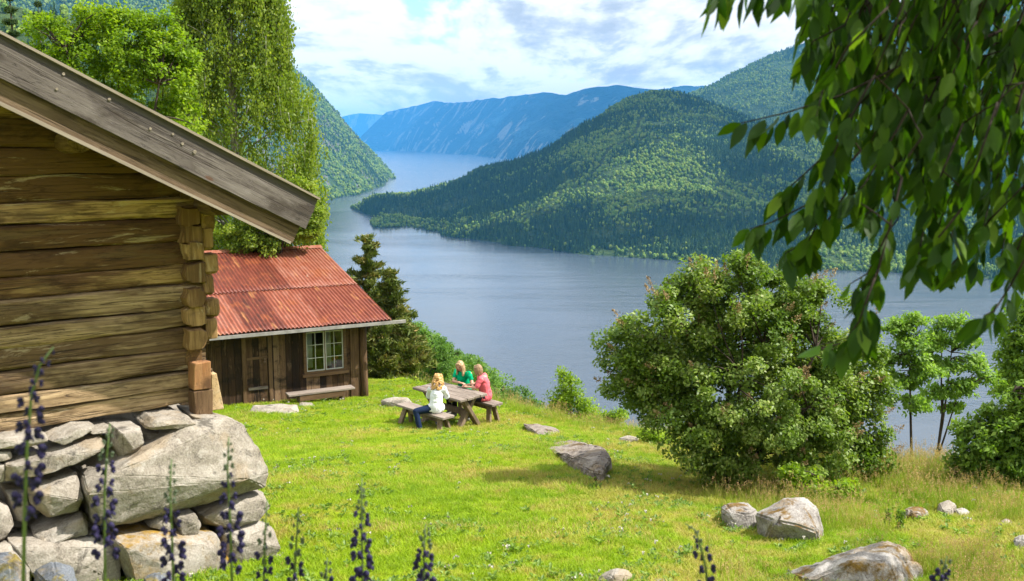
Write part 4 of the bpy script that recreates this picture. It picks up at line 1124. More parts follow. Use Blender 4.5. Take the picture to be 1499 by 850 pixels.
for i, (px, py, dy, R1, R2) in enumerate(lobes):
    n = int(46*R1*R2+14)
    c = ellipsoid_clumps(r, n, relc(px, py, dy), (R1, R1*.9, R2), .5, i+1, .38)
    cl.append(c); rd_.append(r.uniform(.13, .25, len(c)))
cl = np.vstack(cl); rd_ = np.concatenate(rd_)
gmin = np.array([gz1(B0.x+c[0], B0.y+c[1])-B0.z for c in cl]); ok = cl[:, 2] > gmin+.10; cl, rd_ = cl[ok], rd_[ok]
trunks = []
for k in range(9):
    a = r.uniform(0, 6.28); q = r.uniform(.4, 1.3); P = limb((.12*math.cos(a), .12*math.sin(a), -.1), (q*math.cos(a), q*math.sin(a)*.8, r.uniform(1.3, 2.3)), r, .1, 7)
    trunks.append((P, np.linspace(.055, .018, 7)))
CEN = np.array([0, 0, 1.5])
lil = tree('flowering_shrub', B0, cl, rd_, 190, .064, M['leaf_lilac'], M['bark'], trunks, 701, 'big rounded shrub with glossy leaves and faded brown blooms on the lawn', 'shrub', nlimb=170, lr=.014, out_from=CEN, up=.9, droop=.3, clump_var=.30, wl=.6)
# faded panicles standing out of the crown
dist = np.linalg.norm((cl-CEN), axis=1); pick = r.permutation(len(cl))[:160]
V, F, A = [], [], []; off = 0
C = []; Dd = []
for i in pick:
    u = cl[i]-CEN; u = u/np.linalg.norm(u); u[2] = abs(u[2])*.6+.45; u /= np.linalg.norm(u); s = cl[i]+u*rd_[i]*.9
    for j in range(60):
        t_ = r.random(); C.append(s+u*t_*.15+r.normal(0, 1, 3)*.034*(1.1-t_)); Dd.append(u+r.normal(0, .7, 3))
C = np.array(C); V, F, A = leaf_cards(C, np.array(Dd), unit(r, len(C)),   .026, .018, var=r.random(len(C)))
tag(mesh_np('faded_blooms', V, F, M['bloom_brown'], lil, A), kind='stuff')

# ------------------------------------------------------------------ birch, bright tree, ash trees, right-hand shrubs
def make_birch():
    r = rng(720); d = 33.; base = Vector((at(350, 400, d).x, d, 0)); base.z = gz1(base.x, d)-.1
    e = empty('birch_tree', base, label='tall weeping birch with hanging twigs behind the red-roofed hut', cat='tree')
    rel = lambda px, py, dy=0: np.array(at(px, py, d+dy)-base)
    mb = MB(); top = rel(335, -150)
    tr = [np.array([0, 0, -.2]), rel(349, 330), rel(345, 220), rel(338, 100), rel(336, 0), top]
    mb.tube(tr, [.24, .17, .14, .11, .07, .02], 9)
    tr = np.array(tr)
    # envelope of the crown read as left/right edge per height (photo pixels)
    ey = [-160, -100, -40, 20, 80, 140, 200, 260, 310, 350, 385]
    eL = [310, 282, 264, 256, 250, 232, 226, 236, 258, 286, 318]
    eR = [362, 385, 402, 410, 432, 452, 458, 468, 476, 478, 450]
    Cs, Ds, Ns, Vs = [], [], [], []
    for k in range(2300):
        py = r.uniform(-150, 345); l, rr_ = np.interp(py, ey, eL), np.interp(py, ey, eR)
        u = r.uniform(-1, 1); u = np.sign(u)*abs(u)**.8
        px = (l+rr_)/2+(rr_-l)/2*u
        if vnoise(np.array([[px/34, py/46, 3.3]]), 4)[0] < .36 and abs(u) < .95: continue
        wid = (rr_-l)/2/FPX*d
        dy = r.uniform(-1, 1)*wid*.9*math.sqrt(max(.05, 1-u*u))
        px += (vnoise(np.array([[py/40, 7.7+np.sign(u), 0]]), 8)[0]-.6)*34*abs(u)*np.sign(u)
        p = rel(px, py, 0) + np.array([0, dy, 0])
        if k % 15 == 0:
            zt = p[2]-abs(u)*.8-.6; tz = np.clip(zt, 1.5, top[2]); o = np.array([np.interp(tz, tr[:, 2], tr[:, 0]), np.interp(tz, tr[:, 2], tr[:, 1]), tz])
            mb.tube(limb(o, p, r, .08, 5, .10), np.linspace(.03, .006, 5), 5)
        ln = r.uniform(.5, 1.5)*(1.25 if abs(u) > .6 else 1); m = int(ln*50)
        t = r.random(m)*ln; sw = r.normal(0, .10, 2)
        P = p + np.stack([sw[0]*t/ln + r.normal(0, .05+.07*(1-t/ln), m), sw[1]*t/ln + r.normal(0, .05+.07*(1-t/ln), m), -t + .1], 1)
        Cs.append(P); Ds.append(np.array([0, 0, -1.])+r.normal(0, .45, (m, 3))); Ns.append(unit(r, m)); Vs.append(np.clip(r.uniform(.25, .75)+r.normal(0, .16, m), 0, 1))
        if k % 6 == 0: mb.tube([p, p+np.array([sw[0], sw[1], -ln])], [.006, .002], 3)
    mb.build('trunk', M['bark_birch'], e, smooth=True)
    C = np.vstack(Cs); L = .115*r.uniform(.6, 1.2, len(C))
    V, F, A = leaf_cards(C, np.vstack(Ds), np.vstack(Ns), L, L*.62, .1, var=np.concatenate(Vs)); mesh_np('crown', V, F, M['leaf_birch'], e, A)
make_birch()

def px_tree(name, px, py0, d, lobes, n_cl, rad, per, lsize, leafm, barkm, seed, label, cat, tr=.08, group=None, nlimb=40, base=None, forks=0, zb=None, **kw):
    """lobes: (px, py, half-width px, half-height px) outline lobes of the crown as the photo shows them"""
    r = rng(seed); k = d/FPX
    b = Vector((at(px, py0, d).x, d, 0)); b.z = (gz1(b.x, d) if zb is None else zb)-.05
    cl, rr = [], []; area = sum(l[2]*l[3] for l in lobes)
    for i, (x, y, hw, hh) in enumerate(lobes):
        c = np.array(at(x, y, d)-b); n = max(6, int(n_cl*hw*hh/area))
        q = ellipsoid_clumps(r, n, c, (hw*k, hw*k*.9, hh*k), .5, seed+i, .45); cl.append(q); rr.append(r.uniform(.6, 1.2, len(q))*rad)
    cl = np.vstack(cl); rr = np.concatenate(rr); topz = cl[:, 2].max()*.85; cx = cl.mean(0)
    tr_ = [(limb((0, 0, -.2), (cx[0]*.9, cx[1]*.6, topz), r, .04, 8), np.linspace(tr, tr*.25, 8))]
    for f in range(forks):
        a = tr_[0][0][2+f % 3]; l = cl[r.integers(len(cl))]; tr_.append((limb(a, l, r, .06, 6, .03), np.linspace(tr*.6, tr*.2, 6)))
    return tree(name, b, cl, rr, per, lsize, leafm, barkm, tr_, seed+50, label, cat, group, nlimb=nlimb, lr=tr*.3, out_from=cx, **kw)
px_tree('leafy_tree', 165, 300, 28, [(165, 75, 75, 62), (95, 65, 55, 42), (240, 110, 50, 65), (150, 30, 45, 28), (215, 45, 32, 28), (250, 70, 30, 50), (120, 130, 80, 50), (65, 40, 26, 16), (255, 190, 50, 50)], 330, .34, 95, .12, M['leaf_bright'], M['bark'], 740,
        'sunny bright green leafy tree rising behind the log cabin roof', 'tree', .12, nlimb=90, forks=5, up=.9, wl=.6)
px_tree('leafy_tree', 352, 380, 31, [(345, 345, 40, 30), (395, 345, 46, 34), (440, 335, 30, 26), (440, 300, 28, 40), (455, 320, 18, 20), (410, 300, 40, 40)], 200, .30, 90, .11, M['leaf_birch'], M['bark'], 745,
        'dense green foliage just behind the ridge of the red roof', 'tree', .09, nlimb=50, forks=3, up=.8, wl=.6)
dA = 15.6
px_tree('slender_tree', 1337, 694, dA, [(1330, 500, 30, 16), (1312, 478, 24, 14), (1340, 470, 20, 12), (1352, 540, 26, 14), (1318, 556, 30, 14), (1338, 592, 24, 12), (1298, 528, 20, 12), (1330, 525, 20, 14), (1300, 588, 14, 8)], 150, .15, 46, .078, M['leaf_ash'], M['bark'], 750,
        'slender young tree with one thin straight stem standing left of its forked neighbour', 'tree', .030, nlimb=60, up=1.1, droop=.35, flat=.55)
px_tree('slender_tree', 1352, 698, dA+.5, [(1392, 470, 26, 14), (1372, 496, 28, 14), (1410, 500, 26, 16), (1428, 532, 24, 14), (1384, 535, 30, 14), (1412, 566, 28, 14), (1372, 575, 26, 12), (1440, 552, 14, 10), (1395, 596, 20, 9), (1360, 520, 16, 12)], 170, .15, 46, .078, M['leaf_ash'], M['bark'], 754,
        'slender young tree with a leaning forked stem left of the right-hand bush', 'tree', .034, nlimb=70, forks=3, up=1.1, droop=.35, flat=.55)
px_tree('leafy_bush', 1455, 742, 13.2, [(1440, 640, 44, 55), (1480, 620, 40, 70), (1510, 650, 50, 70), (1420, 680, 30, 36), (1465, 690, 50, 40), (1500, 700, 50, 40), (1530, 580, 40, 50)], 330, .15, 60, .085, M['leaf_shrub'], M['bark'], 760,
        'dense dark-bottomed green bush cut by the right edge of the photo', 'bush', .05, nlimb=90, up=.9, droop=.25)
px_tree('leafy_tree', 1520, 640, 17.5, [(1490, 520, 34, 52), (1520, 470, 40, 60), (1475, 560, 24, 28), (1540, 540, 40, 60)], 150, .2, 60, .10, M['leaf_shrub'], M['bark'], 765,
        'taller dark green tree behind the bush at the right edge', 'tree', .07, nlimb=50, up=.8)
px_tree('leafy_bush', 832, 624, 25.5, [(830, 580, 25, 30), (828, 553, 13, 15), (848, 604, 32, 20), (812, 606, 20, 16), (862, 615, 22, 12)], 120, .24, 60, .085, M['leaf_bright'], M['bark'], 770,
        'light green sapling bush at the lawn edge right of the picnic table', 'bush', .035, nlimb=40, up=.8)
px_tree('leafy_bush', 882, 634, 22.5, [(885, 618, 26, 14), (905, 612, 14, 12), (862, 622, 18, 9)], 70, .18, 60, .07, M['leaf_bright'], M['bark'], 772,
        'low light green bush at the lawn edge just left of the big shrub', 'bush', .025, nlimb=30, up=.8)
px_tree('leafy_bush', 752, 612, 25.5, [(745, 604, 20, 12), (772, 606, 18, 10), (728, 600, 10, 10)], 60, .2, 60, .07, M['leaf_shrub'], M['bark'], 774,
        'low undergrowth bush behind the right-hand picnic bench', 'bush', .025, nlimb=30, up=.8)
px_tree('leafy_bush', 962, 655, 18.6, [(962, 642, 16, 12), (948, 636, 10, 8), (978, 650, 14, 10)], 44, .14, 56, .06, M['leaf_bright'], M['bark'], 776,
        'small yellow-green bush tucked under the left side of the big shrub', 'bush', .02, nlimb=24, up=.8)
px_tree('leafy_bush', 1200, 744, 12.4, [(1185, 715, 40, 22), (1235, 722, 34, 16), (1160, 700, 20, 20)], 60, .13, 56, .065, M['leaf_bright'], M['bark'], 778,
        'low yellow-green bush in front of the foot of the big shrub', 'bush', .02, nlimb=30, up=.8)
px_tree('leafy_bush', 1325, 697, 15.2, [(1312, 688, 16, 8), (1375, 690, 20, 8), (1350, 690, 16, 7), (1405, 682, 12, 14)], 50, .12, 50, .06, M['leaf_shrub'], M['bark'], 780,
        'low scrub at the meadow edge round the slender stems', 'bush', .02, nlimb=24, up=.8)

def conifer(name, px, py_top, d, zb, w_px, seed, label, mat='needle', group=None, pine=True, per=52, nw=None):
    """a pine or spruce: whorls of boughs carrying needle sprays"""
    r = rng(seed); top = at(px, py_top, d); b = Vector((top.x, d, zb)); H = top.z-zb; Rm = w_px/FPX*d
    e = empty(name, b, label=label, cat='tree', group=group); mb = MB()
    mb.tube(limb((0, 0, -.3), (0, 0, H), r, .01, 8), np.linspace(.018*H+.04, .012, 8), 8)
    Cs, Ds, Vs = [], [], []; nw = nw or int(H*3.2)
    for w_ in range(nw):
        t = (w_+.5)/nw; z = H*(.10+.90*t) if pine else H*(.04+.96*t); prof = (1-t)**.75*1.05+.06 if pine else (1-t)**.9+.04
        for q in range(5 if pine else 7):
            a = r.uniform(0, 6.28); ln = Rm*prof*r.uniform(.55, 1.15); rise = (.30 if pine else -.12)+r.normal(0, .12)
            p0 = np.array([0, 0, z]); p1 = p0+np.array([math.cos(a)*ln, math.sin(a)*ln, ln*rise])
            P = limb(p0, p1, r, .06, 5, -.05 if pine else .05); mb.tube(P, np.linspace(.012+.012*ln, .005, 5), 4)
            m = max(5, int(per*ln/Rm+6)); tt = r.uniform(.25, 1.05, m)
            C = P[0]+(p1-p0)*tt[:, None]; C = C + r.normal(0, 1, (m, 3))*np.array([.10, .10, .05])*(.6+ln*.35)
            bv = r.uniform(.25, .75)
            for s in range(7):
                Cs.append(C+r.normal(0, .035, (m, 3))); o = (p1-p0)/max(ln, .01); Ds.append(o*.8+unit(r, m)*.9+np.array([0, 0, .35 if pine else -.15])); Vs.append(np.clip(bv+r.normal(0, .16, m), 0, 1))
    mb.build('trunk', M['bark_pine'] if pine else M['bark'], e, smooth=True)
    C = np.vstack(Cs); D = np.vstack(Ds); n = len(C); L = r.uniform(.16, .32, n)*(.7+.012*d)
    V, F, A = leaf_cards(C, D, unit(r, n), L, L*.2, .2, var=np.concatenate(Vs)); mesh_np('crown', V, F, M[mat], e, A)
    return e
conifer('pine_tree', 537, 345, 38, -11.5, 62, 800, 'tallest pine with a pointed top, rising beside the right end of the hut roof', nw=24)
conifer('pine_tree', 571, 394, 36, -11.0, 64, 801, 'second pine, lower and rounder, right of the tall pointed pine', nw=20)
conifer('pine_tree', 590, 468, 33, -9.6, 54, 802, 'small olive-brown pine in front of the taller pines beside the hut', nw=16)
conifer('pine_tree', 556, 470, 32.5, -9.3, 44, 803, 'low bushy pine with bare stems right beside the hut corner', nw=15)
conifer('spruce_tree', 12, -30, 60, -12, 46, 804, 'dark spruce top showing above the roof at the upper left corner', 'needle_dark', pine=False, nw=30)
conifer('spruce_tree', 55, -2, 70, -12, 36, 805, 'thin dark spruce beside the upper left corner tree', 'needle_dark', pine=False, nw=30)

# ------------------------------------------------------------------ woodland on the slope below the table
def wood_proto(seed, con):
    r = rng(seed); e = empty('woodland_conifer' if con else 'woodland_tree', (0, 0, 0))
    mb = MB(); H = 9.
    if con:
        mb.tube([(0, 0, -1), (0, 0, H)], [.14, .02], 6); Cs, Ds, Vs = [], [], []
        for w_ in range(26):
            t = w_/26; z = H*(.05+.95*t)
            for q in range(6):
                a = r.uniform(0, 6.28); ln = 2.0*((1-t)**.85+.05)*r.uniform(.6, 1.1); m = int(16*ln/2+5); tt = r.uniform(.1, 1, m)
                C = np.stack([math.cos(a)*ln*tt, math.sin(a)*ln*tt, z-ln*tt*.15], 1)+r.normal(0, .10, (m, 3)); Cs.append(C)
                Ds.append(np.array([math.cos(a), math.sin(a), -.3])+unit(r, m)*.7); Vs.append(np.clip(r.uniform(.3, .8)+r.normal(0, .15, m), 0, 1))
        C = np.vstack(Cs); L = r.uniform(.3, .55, len(C)); V, F, A = leaf_cards(C, np.vstack(Ds), unit(r, len(C)), L, L*.4, .2, var=np.concatenate(Vs)); mt = M['needle_dark']
    else:
        mb.tube(limb((0, 0, -1), (0, 0, H*.85), r, .04, 6), np.linspace(.16, .04, 6), 6)
        c1 = ellipsoid_clumps(r, 90, (0, 0, H*.60), (2.3, 2.3, H*.40), .75, seed, .4)
        for c in c1[:26]: mb.tube(limb((0, 0, c[2]*.6), c, r, .08, 4), np.linspace(.05, .012, 4), 4)
        V, F, A = crown_leaves(c1, r.uniform(.45, .85, len(c1)), 70, .26, r, up=.9, wl=.6, out_from=np.array([0, 0, H*.55])); mt = M['wood_leaf']
    mb.build('trunk', M['bark'], e, smooth=True); mesh_np('crown', V, F, mt, e, A)
    return e
WP = [wood_proto(810, False), wood_proto(811, False), wood_proto(812, False), wood_proto(813, True), wood_proto(814, True)]
sky_x = [480, 560, 600, 640, 680, 720, 760, 792, 830, 880]; sky_y = [420, 440, 472, 497, 524, 553, 578, 606, 640, 690]
r = rng(820); nwd = 0; used = [False]*5; tries = 0; spots = []
while nwd < 190 and tries < 6000:
    tries += 1
    px = r.uniform(500, 800); d = float(np.exp(r.uniform(math.log(40), math.log(190))))
    x = (px-749.5)/FPX*d; z = gz1(x, d); H = r.uniform(6, 11)
    q = Vector((x, d, z+H)); f = q.y*CT-q.z*ST; qy = 425-FPX*(q.y*ST+q.z*CT)/f
    lim = np.interp(px, sky_x, sky_y)
    need = qy - lim
    if need < -2: H2 = H + (need-2)*d/FPX; 
    else: H2 = H
    if H2 < 3.5: continue
    if any((x-a)**2+(d-b)**2 < (c*.22)**2 for a, b, c in spots): continue
    if need > 60 and d < 70: continue
    con = r.random() < .22; k = int(r.integers(3, 5)) if con else int(r.integers(0, 3))
    if not used[k]: o = WP[k]; used[k] = True
    else: o = copy_tree(WP[k])
    o.location = (x, d, z); s = H2/9.; o.scale = (s*r.uniform(1.0, 1.35),)*2+(s,); o.rotation_euler = (0, 0, r.uniform(0, 6.28))
    tag(o, 'dark conifer in the wood on the slope below the picnic table' if con else 'green leafy tree in the wood on the slope below the picnic table', 'tree', 'conifers in the wood below the lawn' if con else 'leafy trees in the wood below the lawn')
    spots.append((x, d, H2)); nwd += 1
print('woodland', nwd)

# ------------------------------------------------------------------ the overhanging cherry tree
def make_cherry():
    r = rng(850); base = Vector((6.6, 3.6, gz1(6.6, 3.6)-.05))
    e = empty('cherry_tree', base, label='overhanging tree with long drooping dark leaves filling the upper right corner', cat='tree')
    B = np.array(base); tk = MB()
    T = limb((0, 0, -.2), np.array([5.6, 3.9, 1.2])-B, r, .05, 7); tk.tube(T, np.linspace(.24, .13, 7), 10)
    tk.build('trunk', M['bark'], e, smooth=True)
    LV, LF, LA = [], [], []; cnt = [0]
    def leaf(p, d, n, L, var):
        d = d/np.linalg.norm(d); s = np.cross(d, n); s /= max(np.linalg.norm(s), 1e-6); u = np.cross(s, d)
        prof = [(0, .0), (.14, .13), (.36, .215), (.62, .185), (.84, .08), (1.0, .0)]; cur = r.uniform(-.1, .22)
        c0 = cnt[0]; V = []
        for t, w_ in prof:
            c = p+d*L*t - u*L*cur*t*t
            V += [c, c+s*L*w_+u*L*w_*.28, c-s*L*w_+u*L*w_*.28] if 0 < t < 1 else [c]
        LV.extend(V)
        F = [(0, 1, 2), (0, 3, 1)]
        for k in range(3):
            a = 1+3*k; b = a+3; F += [(a, b, b+1, a+1), (a+2, b+2, b, a)]
        F += [(10, 13, 11), (12, 13, 10)]
        LF.extend([tuple(i+c0 for i in f) for f in F]); LA.extend([var]*14); cnt[0] += 14
    tw = MB()
    def shoot(P, n, L=(.075, .125), start=.0, spread=1.5):
        P = np.array(P, float); seg = np.linspace(0, 1, len(P)); 
        for k in range(n):
            t = start+(1-start)*(k+r.uniform(0, .8))/n; p = np.array([np.interp(t, seg, P[:, j]) for j in range(3)])
            tg = np.array([np.interp(min(t+.05, 1), seg, P[:, j]) for j in range(3)])-p
            if np.linalg.norm(tg) < 1e-5: tg = np.array([-.2, 0, -1])
            tg /= np.linalg.norm(tg); side = r.normal(0, 1, 3); side -= tg*side.dot(tg); side /= np.linalg.norm(side)
            d = np.array([0, 0, -1.0]) + tg*.35 + side*r.uniform(.15, .5)*spread
            leaf(p+side*.012-np.array([0, 0, .012]), d, unit(r, 1)[0]*.9+np.array([0, -.5, .3]), r.uniform(*L), np.clip(r.normal(.45, .24), 0, 1))
        d = P[-1]-P[-2]+np.array([0, 0, -.05]); leaf(P[-1], d, unit(r, 1)[0], r.uniform(*L), .5)
    W_ = lambda px, py, d: np.array(at(px, py, d))-B
    main = []
    # shoots traced as the photo shows them: a run of (px, py) and the distance
    S = [([(1190, -60), (1120, -22), (1060, -18), (1045, -4)], 3.3, 13), ([(1260, -80), (1180, -35), (1140, -12)], 3.5, 8),
         ([(1330, -60), (1250, 30), (1190, 60), (1172, 100)], 3.6, 15), ([(1300, 10), (1240, 70), (1205, 130), (1195, 170)], 3.4, 16), ([(1310, 100), (1230, 140), (1150, 165), (1085, 180)], 3.5, 16),
         ([(1280, 110), (1235, 190), (1215, 240), (1200, 280)], 3.5, 16), ([(1250, 160), (1205, 230), (1160, 270), (1140, 290)], 3.7, 13), ([(1260, 220), (1200, 290), (1130, 325), (1098, 335)], 3.4, 15),
         ([(1240, 230), (1205, 310), (1185, 350), (1178, 372)], 3.5, 14), ([(1240, 280), (1200, 340), (1160, 365), (1150, 370)], 3.6, 11), ([(1330, 160), (1290, 230), (1265, 270), (1245, 290)], 3.5, 14),
         ([(1350, 200), (1300, 270), (1280, 305), (1262, 318)], 3.4, 13), ([(1380, 40), (1340, 120), (1310, 190), (1300, 230)], 3.8, 17), ([(1430, 30), (1400, 110), (1370, 180), (1350, 230)], 3.6, 18),
         ([(1410, 180), (1380, 250), (1355, 320), (1345, 372)], 3.5, 17), ([(1460, 150), (1430, 240), (1400, 310), (1390, 360)], 3.4, 17), ([(1500, 120), (1475, 210), (1450, 290), (1440, 330)], 3.6, 17),
         ([(1540, 200), (1500, 270), (1475, 330), (1465, 375)], 3.5, 15), ([(1420, 290), (1380, 340), (1350, 375), (1338, 392)], 3.4, 13), ([(1450, 320), (1420, 360), (1395, 385), (1380, 395)], 3.6, 11),
         ([(1560, 300), (1500, 340), (1480, 385), (1474, 400)], 3.7, 12), ([(1365, 90), (1330, 80), (1290, 60), (1270, 90)], 4.0, 14), ([(1480, 60), (1450, 30), (1410, 40), (1395, 80)], 4.1, 14),
         ([(1500, 10), (1480, 70), (1465, 130), (1460, 160)], 3.9, 16), ([(1300, 250), (1315, 320), (1295, 345), (1290, 360)], 3.7, 4), ([(1320, 260), (1300, 340), (1285, 400), (1262, 424)], 3.3, 7),
         ([(1500, 380), (1478, 420), (1455, 455), (1440, 462)], 3.3, 9), ([(1285, 395), (1272, 430), (1258, 470), (1240, 495), (1200, 505)], 3.3, 13), ([(1272, 435), (1262, 480), (1256, 500)], 3.25, 8), ([(1305, 330), (1270, 400), (1245, 415)], 3.35, 5)]
    for pts, d, n in S:
        P = [W_(px, py, d+.12*math.sin(i*1.3+px)) for i, (px, py) in enumerate(pts)]; main.append(P); tw.tube(P, np.linspace(.0045, .002, len(P)), 5)
        shoot(P, int(n*1.6), start=.08)
    # denser inner shoots filling the corner mass
    for k in range(96):
        px = r.uniform(1200, 1540); lo = np.interp(px, [1200, 1260, 1330, 1400, 1500], [150, 230, 300, 360, 400]); py = r.uniform(-70, lo-70); d = r.uniform(3.5, 4.8)
        P = [W_(px+r.uniform(10, 50), py-60, d), W_(px+10, py-10, d), W_(px-r.uniform(0, 22), py+40, d), W_(px-r.uniform(5, 35), py+r.uniform(65, 95), d)]
        tw.tube(P, np.linspace(.004, .002, 4), 4); shoot(P, int(r.integers(12, 19)))
        q = min((m_[i] for m_ in main for i in range(len(m_))), key=lambda z: np.linalg.norm(z-P[0])); tw.tube([q, (q+P[0])/2, P[0]], [.003, .003, .004], 4)
    lm = MB()
    hub = [np.array([4.3, 3.7, 2.3])-B, np.array([3.0, 3.9, 1.9])-B, np.array([2.0, 3.6, 1.35])-B, np.array([4.6, 6.2, 2.3])-B, np.array([7.4, 7.6, 2.2])-B, np.array([2.4, 2.2, 2.2])-B]
    for h in hub: lm.tube(limb(T[-1], h, r, .08, 7, .06), np.linspace(.10, .035, 7), 7)
    br = [W_(1520, 20, 4.2), W_(1430, 60, 4.0), W_(1390, 110, 3.9), W_(1345, 180, 3.8)]; lm.tube([T[-1]]+br, [.03, .009, .007, .005, .004], 6)
    br = [W_(1540, 180, 4.0), W_(1500, 200, 3.8), W_(1450, 250, 3.7), W_(1400, 300, 3.6)]; lm.tube([T[-1]]+br, [.03, .008, .006, .005, .004], 6)
    allp = np.array([q for P in main for q in P])
    for P in main:
        s = P[0]; sw_ = s+B
        if sw_[2] < .165*sw_[1]-.35 and abs(sw_[0]) < .5*sw_[1]:
            up2 = allp[allp[:, 2] > s[2]+.05]; dd_ = np.linalg.norm(up2-s, axis=1)
            q = up2[dd_.argmin()]; lm.tube(limb(q, s, r, .06, 4, .03), [.0028, .003, .003, .0036], 5); continue
        s = P[0]; w_ = s+B; f_ = w_[1]; zt = .165*f_+.12; u = np.array([w_[0]+max(0, zt-w_[2])*.28, f_+max(0, zt-w_[2])*.15, max(w_[2]+.1, zt)])-B; h = min(hub, key=lambda q: np.linalg.norm(q-u))
        lm.tube(list(limb(h, u, r, .04, 4, .12)) + [u*.5+s*.5+np.array([.03, 0, 0]), s], [.009, .007, .005, .004, .0032, .0030, .0030], 5)
    # the crown above and beside the picture
    cn = 0
    while cn < 260:
        p = np.array([r.uniform(-1.4, 8.6), r.uniform(1.2, 6.4), r.uniform(.5, 4.8)])
        if ((p[0]-3.7)/5.2)**2+((p[1]-3.6)/2.9)**2+((p[2]-2.3)/2.5)**2 > 1: continue
        if p[2] < .22*p[1]+.38 and p[0] < 4.6*(p[1]/6)+1.5: continue
        if p[2] < .5 + .3*max(0, 2.5-p[0]): continue
        cn += 1; q = p-B; a = r.uniform(0, 6.28)
        if p[2] - .40 < .17*p[1] and abs(p[0]) < .53*p[1]: continue
        P = [q, q+np.array([math.cos(a)*.25, math.sin(a)*.25, -.05]), q+np.array([math.cos(a)*.38, math.sin(a)*.38, -.28])]
        tw.tube(P, [.006, .005, .003], 4); shoot(P, 22, (.10, .15), spread=1.6)
        if 1: h = min(hub, key=lambda z: np.linalg.norm(z-q)); lm.tube(limb(h, q, r, .06, 5, .04), np.linspace(.012, .006, 5), 4)
    # a farther bough to the right that dapples the foreground boulder
    for k in range(70):
        p = np.array([r.uniform(6.3, 8.6), r.uniform(7.0, 9.2), r.uniform(.2, 2.4)]); q = p-B; a = r.uniform(0, 6.28)
        P = [q, q+np.array([math.cos(a)*.25, math.sin(a)*.25, -.05]), q+np.array([math.cos(a)*.38, math.sin(a)*.38, -.28])]
        tw.tube(P, [.006, .005, .003], 4); shoot(P, 10, (.10, .15), spread=1.6)
        if 1: lm.tube(limb(hub[4], q, r, .06, 5, .04), np.linspace(.014, .006, 5), 4)
    lm.add(tw.V, tw.F); lm.build('bough', M['twig'], e, smooth=True)
    mesh_np('crown', np.array(LV), LF, M['leaf_cherry'], e, LA, smooth=True)
    print('cherry leaves', cnt[0]//14)
make_cherry()

# ------------------------------------------------------------------ picnic table and its two benches
PA = Vector((.70, -.714, 0)); PB = Vector((.714, .70, 0)); PRZ = math.atan2(-.714, .70)
T0 = Vector((-1.40, 21.86, 0)); T0.z = gz1(T0.x, T0.y)+.03
tb = empty('picnic_table', T0, PRZ, label='heavy grey plank picnic table on thick crossed trestles with three women round it', cat='table')
rn = random.Random(31)
# local x along the table (PA), local y = PB
TL, TW, TH = 1.66, .84, .74
for k in range(4):
    y0 = -TW/2+TW*k/4+.006; y1 = -TW/2+TW*(k+1)/4-.006; e0, e1 = rn.uniform(0, .04), rn.uniform(0, .05)
    MB().box((-TL/2+e0, y0, TH-.055+rn.uniform(-.003, .003)), (TL/2-e1, y1, TH)).build('tabletop_plank', M['greywood'], tb, bevel=.008)
for s in (-1, 1):
    x = s*(TL/2-.26)
    MB().bar((x, -.34, -.12), (x, .20, TH-.06), .09, .16, (1, 0, 0)).build('leg', M['legwood'], tb, bevel=.01)
    MB().bar((x+.085*s, .34, -.12), (x+.085*s, -.20, TH-.06), .09, .16, (1, 0, 0)).build('leg', M['legwood'], tb, bevel=.01)
    MB().box((x-.17*s-.04, -.36, TH-.135), (x-.17*s+.04, .36, TH-.058)).build('crossbeam', M['legwood'], tb, bevel=.006)
MB().box((-TL/2+.31, -.05, .27), (TL/2-.31, .05, .39)).build('stretcher', M['legwood'], tb, bevel=.006)
def plank_bench(off, label, L, h=.44):
    p = T0+PB*off; p.z = gz1(p.x, p.y); e = empty('picnic_bench', p, PRZ, label=label, cat='bench', group='benches at the picnic table')
    dz = T0.z-p.z; h = h+dz
    MB().box((-L/2, -.17, h-.055), (L/2, .17, h)).build('seat', M['greywood'], e, bevel=.008)
    for s in (-1, 1):
        for q in (-1, 1):
            MB().bar((s*(L/2-.10), q*.19, -.15), (s*(L/2-.22), q*.055, h-.05), .06, .13, (1, 0, 0)).build('leg', M['legwood'], e, bevel=.008)
    MB().box((-L/2+.22, -.025, h-.19), (L/2-.22, .025, h-.07)).build('stretcher', M['legwood'], e)
    return e
plank_bench(-.74, 'plank picnic bench on the near left side of the table, under the woman in white', 1.62)
plank_bench(.74, 'plank picnic bench on the far right side of the table, under the woman in pink', 1.56)

